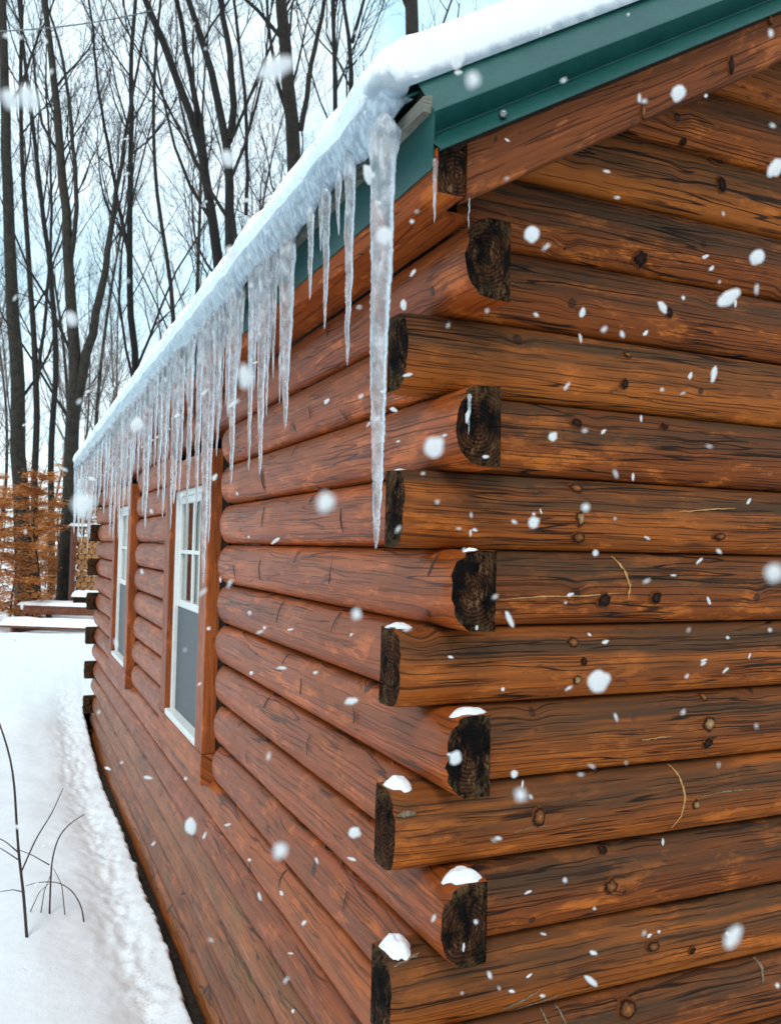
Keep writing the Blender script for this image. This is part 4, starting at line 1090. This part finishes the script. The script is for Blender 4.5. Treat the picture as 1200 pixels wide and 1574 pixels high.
beech(-25, 14.5, 2.6, 1, 'orange-leaved young beech farthest from the cabin', 3000)
beech(18, 16.0, 2.7, 2, 'orange-leaved young beech behind the straight grey-brown trunk', 3200)
beech(62, 15.0, 2.9, 3, 'tall orange-leaved young beech between two trunks', 3600)
beech(95, 17.5, 2.5, 4, 'orange-leaved young beech behind the forked tree', 3200)
beech(48, 19.0, 2.6, 5, 'orange-leaved young beech deeper in the wood behind the tall one', 3200)
beech(0, 20.0, 3.0, 6, 'large orange-leaved young beech deep in the wood', 3200)
beech(128, 18.0, 2.4, 7, 'orange-leaved young beech behind the firewood', 3000)
beech(80, 22.0, 2.4, 8, 'low orange-leaved young beech farthest back in the wood', 2600)

for k, (px, D) in enumerate([(-40, 23), (25, 24), (70, 26), (110, 24), (-5, 28), (48, 29), (90, 30), (135, 26)]):
    beech(px, D, 3.6+0.15*k, 20+k, 'orange-leaved beech in the soft band deep in the wood', 2600, 1.5)

# ---------------------------------------------------------------- weed stems in the snow
def weed(name, label, stems, D0px, seed):
    bx, by = D0px; p = on(bx, by, 2, -2.06); z = snow_z(p[0], p[1]); p = on(bx, by, 2, z); D = np.dot(p-CAM, CF); T = Tubes()
    e = empty(name, (p[0], p[1], p[2]-0.03), label, 'plant', 'dry stems poking out of the snow')
    for k, (pts, w) in enumerate(stems):
        P = []
        for q, (x, y) in enumerate(pts):
            c = at(x, y, D+0.10*math.sin(k*2.1+1)*q/len(pts)); P.append(c)
        if k == 0 or pts[0][1] > by-40: P[0][2] = snow_z(P[0][0], P[0][1])-0.04 if False else P[0][2]-0.03
        Q, r = smooth_line(P, np.linspace(w*D/FPX/2, w*0.45*D/FPX/2, len(P)), 20); T = Tubes(); T.tube(Q, r, 6); obj('stem', T.mesh('stem', M['stem']), e)
weed('dry_seedling', 'tall thin dark seedling standing in the snow with side twigs', [([(42,1440),(36,1370),(29,1320),(25,1260),(22,1200),(14,1155),(0,1115),(-14,1075)], 5.0), ([(33,1340),(55,1290),(80,1250),(97,1212)], 2.6), ([(27,1310),(10,1295),(-15,1282)], 2.4), ([(38,1372),(20,1368),(-5,1372)], 2.2), ([(28,1322),(10,1310),(-10,1298)], 2.2)], (42, 1440), 1)
weed('dry_weed', 'low arching dry weed with several bent stems in the snow', [([(76,1405),(78,1350),(80,1320),(90,1285),(108,1265),(130,1252)], 3.0), ([(131,1426),(126,1395),(112,1370),(90,1356),(60,1356),(40,1362)], 2.4), ([(76,1330),(50,1315),(25,1305)], 2.0), ([(100,1398),(95,1360),(82,1335)], 1.8), ([(62,1402),(68,1370),(78,1345)], 1.8), ([(45,1398),(60,1372),(76,1358)], 1.6)], (76, 1405), 2)

# ---------------------------------------------------------------- picnic table, firewood, cable
def picnic():
    before = set(bpy.data.objects)
    c = at(122, 950, 14.6); cx, cy = c[0], c[1]; g = ground_at(cx, cy)-0.12; e = empty('picnic_table', (cx, cy, g), 'snow-laden brown picnic table by the far corner of the cabin', 'table')
    zt = at(100, 930, 14.6)[2]; L = 0.95
    for k in range(5): MB().box(cx-L, cx+L, cy-0.36+k*0.145, cy-0.36+k*0.145+0.135, zt-0.04, zt, bev=0.005).build('plank', M['table'], e)
    MB().box(cx-L+0.12, cx+L-0.1, cy-0.37, cy-0.335, zt-0.14, zt-0.042, bev=0.004).build('apron', M['table'], e)
    for sy in (-1, 1):
        for k in range(2): MB().box(cx-L, cx+L, cy+sy*0.70-0.13+k*0.135, cy+sy*0.70-0.13+k*0.135+0.125, zt-0.33, zt-0.29, bev=0.005).build('bench_plank', M['table'], e)
    for sx in (-1, 1):
        x = cx+sx*(L-0.22)
        MB().box(x-0.02, x+0.02, cy-0.82, cy+0.82, zt-0.43, zt-0.332, bev=0.004).build('bench_support', M['table'], e)
        for sy in (-1, 1):
            V = []; 
            for xx in (x-0.066, x-0.022):
                for (yy, zz) in ((cy+sy*0.22, zt-0.045), (cy+sy*0.33, zt-0.045), (cy+sy*0.68, g-0.05), (cy+sy*0.57, g-0.05)): V.append((xx, yy, zz))
            F = [[0, 1, 2, 3], [7, 6, 5, 4], [0, 4, 5, 1], [1, 5, 6, 2], [2, 6, 7, 3], [3, 7, 4, 0]]
            obj('leg', mesh('leg', V, F, [M['table']], False), e)
    def sl(x0, x1, y0, y1, z, h, lab, seed):
        V, F = [], []; nx, ny = 40, 14
        for i in range(nx+1):
            for j in range(ny+1):
                u, v = i/nx, j/ny; ed = min(u*(x1-x0), (1-u)*(x1-x0), v*(y1-y0), (1-v)*(y1-y0)); f = min(1, ed/0.06); f = math.sqrt(max(0, 1-(1-f)**2))
                V.append((x0+(x1-x0)*u, y0+(y1-y0)*v, z+f*h*(1+0.25*n1(u*6, v*3, seed))-0.004))
        for i in range(nx):
            for j in range(ny): a = i*(ny+1)+j; F.append([a, a+ny+1, a+ny+2, a+1])
        tag(recentre(obj('snow_slab', mesh('snow_slab', V, F, [M['snow']]))), lab, 'snow', 'snow on the picnic table')
    sl(cx-L+0.01, cx+L-0.01, cy-0.355, cy+0.355, zt, 0.055, 'snow layer on the top of the picnic table', 1.0)
    sl(cx-L+0.01, cx+L-0.01, cy-0.84, cy-0.57, zt-0.29, 0.12, 'snow layer on the near bench of the picnic table', 2.0)
    sl(cx-L+0.01, cx+L-0.01, cy+0.57, cy+0.83, zt-0.29, 0.12, 'snow layer on the bench of the picnic table facing the wood', 3.0)
    # a lidded crate standing on the table, snow on its lid
    b = empty('wooden_crate', (cx+0.10, cy, zt+0.05), 'small dark crate on the picnic table under a slab of snow', 'crate')
    x0, x1 = cx-0.02, cx+0.50
    for k in range(2): MB().box(x0, x1, cy-0.20, cy-0.18, zt+0.045+k*0.05, zt+0.09+k*0.05, bev=0.003).build('slat', M['black_hole'], b)
    MB().box(x0, x1, cy-0.178, cy+0.2, zt+0.04, zt+0.14, bev=0.003).build('body', M['black_hole'], b)
    MB().box(x0-0.03, x1+0.03, cy-0.22, cy+0.22, zt+0.142, zt+0.16, bev=0.003).build('lid', M['table'], b)
    sl(x0-0.03, x1+0.03, cy-0.22, cy+0.22, zt+0.161, 0.09, 'snow slab on the lid of the crate', 4.0)
    R = Matrix.Rotation(math.radians(-32), 3, 'Z'); C = Vector((cx, cy, 0))
    for o in [o for o in bpy.data.objects if o not in before and o.type == 'MESH']:
        L0 = Vector(o.location)
        for v in o.data.vertices: v.co = R @ (v.co+L0-C)+C-L0
picnic()
def firewood():
    D = 15.8; e = None; c = at(130, 900, D); g = ground_at(c[0], c[1]); 
    e = empty('firewood_rack', (c[0], c[1], g), 'tall rack of split orange firewood behind the cabin corner', 'firewood')
    x0 = at(112, 900, D)[0]; top = at(130, 822, D)[2]; rg = random.Random(3); r = 0.058; row = 0; z = g+0.12
    shared = []
    for s in range(5):
        V, F = [], []; na = 9
        for y in (-0.2, 0.2):
            for j in range(na): a = 2*math.pi*j/na; q = r*(1+0.18*n1(math.cos(a), math.sin(a), s*3.3)); V.append((q*math.cos(a), y, q*math.sin(a)))
        for j in range(na): F.append([j, (j+1) % na, na+(j+1) % na, na+j])
        F += [list(range(na))[::-1], [na+j for j in range(na)]]
        shared.append(mesh('split_log', V, F, [M['split']], False))
    while z < top:
        for k in range(7):
            o = bpy.data.objects.new('split_log', shared[rg.randrange(5)]); col.objects.link(o)
            o.parent = e; o.location = (x0+0.05+k*0.118+(0.059 if row % 2 else 0)-c[0], rg.uniform(-0.03, 0.03), z-g); o.rotation_euler = (0, rg.uniform(0, 6.28), 0)
        z += 0.102; row += 1
    for xx in (x0-0.06, x0+0.92): MB().box(xx, xx+0.07, c[1]-0.26, c[1]+0.26, g-0.1, top+0.12, bev=0.004).build('post', M['table'], e)
    MB().box(x0-0.12, x0+1.05, c[1]-0.32, c[1]+0.32, top+0.122, top+0.15, bev=0.003).build('lid', M['table'], e)
    MB().box(x0-0.05, x0+0.95, c[1]-0.2, c[1]+0.2, g-0.02, g+0.055, bev=0.003).build('base', M['table'], e)
    V, F = [], []; nx, ny = 24, 8
    for i in range(nx+1):
        for j in range(ny+1):
            u, v = i/nx, j/ny; ed = min(u*1.17, (1-u)*1.17, v*.64, (1-v)*.64); f = math.sqrt(max(0, 1-(1-min(1, ed/0.05))**2)); V.append((x0-0.12+1.17*u, c[1]-0.32+0.64*v, top+0.149+f*0.05*(1+0.3*n1(u*7, v*3))))
    for i in range(nx):
        for j in range(ny): a = i*(ny+1)+j; F.append([a, a+ny+1, a+ny+2, a+1])
    tag(recentre(obj('snow_slab', mesh('snow_slab', V, F, [M['snow']]))), 'thin snow on the cover of the firewood rack', 'snow')
firewood()
T = Tubes()
a, b = at(-260, 34, 12.0), at(240, 14, 15.5); Q = [a+(b-a)*t-np.array([0, 0, 0.25*4*t*(1-t)]) for t in np.linspace(0, 1, 24)]; T.tube(Q, np.full(24, 0.012), 6)
tag(recentre(obj('overhead_cable', T.mesh('overhead_cable', M['cable']))), 'thin grey cable strung high among the bare trees', 'cable')

# ---------------------------------------------------------------- falling snow
def flake_mesh(seed, el):
    rg = np.random.default_rng(seed); V, F = [], []; nr, na = 11, 14
    for k in range(nr):
        th = math.pi*(k+0.5)/nr
        for j in range(na):
            a = 2*math.pi*j/na; d = np.array([math.sin(th)*math.cos(a), math.sin(th)*math.sin(a), math.cos(th)])
            w = 1+0.36*n1(d[0]*1.2+seed, d[1]*1.2, d[2]*1.2); V.append(d*w*np.array([1, 1, el]))
    for k in range(nr-1):
        for j in range(na): a_ = k*na+j; b_ = k*na+(j+1) % na; F.append([a_, a_+na, b_+na, b_])
    F.append(list(range(na))); F.append([(nr-1)*na+j for j in range(na)][::-1])
    return mesh('snowflake', V, F, [M['flake']])
FM = {1: [flake_mesh(s, 1.15) for s in range(4)], 2: [flake_mesh(s+10, 2.0) for s in range(4)], 3: [flake_mesh(s+20, 3.2) for s in range(4)]}
rf = random.Random(21)
def flake(px, py, rpx, D, kind, ang):
    """rpx: half-width in pixels, ang: lean from upright"""
    p = at(px, py, D); o = bpy.data.objects.new('snowflake', rf.choice(FM[kind])); col.objects.link(o)
    s = rpx*D/FPX; o.scale = (s, s, s); o.location = p
    up = CU*math.cos(ang)+CR*math.sin(ang); up = up+CF*rf.uniform(-0.3, 0.3)
    o.rotation_euler = Vector(up).to_track_quat('Z', 'Y').to_euler()
    if py < 0.62*px*0-1.1*px+790: lab, g = 'falling snowflake against the bare trees and sky', 'snowflakes before the trees'
    elif px > 640 and py > 330: lab, g = 'falling snowflake in front of the gable wall', 'snowflakes before the gable wall'
    elif py < 330: lab, g = 'falling snowflake in front of the roof edge', 'snowflakes before the roof'
    elif px < 230: lab, g = 'falling snowflake above the snowy yard', 'snowflakes before the yard'
    else: lab, g = 'falling snowflake in front of the side wall', 'snowflakes before the side wall'
    tag(o, lab, 'snowflake', g)
BIGF = [(668,687,14,.55,1,.6),(817,360,11,.8,1,.4),(1163,395,10,.8,1,.7),(1120,457,10,.8,2,1.0),(920,1047,15,.7,1,1.1),(545,1280,8,.9,1,1.9),(293,1270,7,.9,2,0),(700,1165,9,.8,1,.5),
        (820,803,8,.8,1,1.0),(703,92,10,.8,1,.9),(1042,143,10,.8,1,.8),(1192,257,9,.8,2,.5),(590,362,12,.6,1,.3),(565,268,7,1.0,2,-.2),(110,490,9,.5,1,0),(350,243,10,.5,1,0),(210,652,9,.8,1,1.2),
        (850,671,6,1.0,1,.5),(355,388,8,.6,1,0),(1085,880,1,1,1,0),(500,772,13,.36,1,0),(430,1308,10,.4,1,0),(45,150,14,.34,1,0),(424,104,14,.36,2,1.2),(727,122,10,.38,1,0),(130,775,15,.34,1,1.0),
        (800,1222,8,.4,1,0),(1126,1440,9,.4,2,.6),(1190,880,12,.36,1,0),(548,944,7,.5,1,0),(16,152,12,.4,1,0),(376,578,9,.45,2,0),(900,780,5,.6,1,.4),(1062,1455,1,1,1,0),(915,850,4,1,1,0),
        (540,1078,5,.9,2,1.4),(620,468,4,1.2,2,0),(895,480,4,1.1,2,.2),(1018,472,5,1.0,2,-.6),(783,952,4,1.0,3,-.5),(790,1190,5,1.0,1,0),(718,640,3,1.4,3,.1),(908,1508,4,1.0,3,-.9),(1097,575,4,1,3,.3)]
for f in BIGF:
    if f[2] > 1: flake(*f)
rf2 = random.Random(77)
for k in range(235):
    px = rf2.uniform(5, 1195); py = rf2.uniform(5, 1565)
    kind = rf2.choice([1, 2, 2, 3, 3]); D = rf2.choice([0.7, 0.9, 1.1, 1.3, 1.5])
    flake(px, py, rf2.uniform(1.2, 2.6)*(0.9 if kind == 3 else 1.15), D, kind, rf2.choice([rf2.uniform(-0.5, 0.9), rf2.uniform(0.6, 2.2)]))
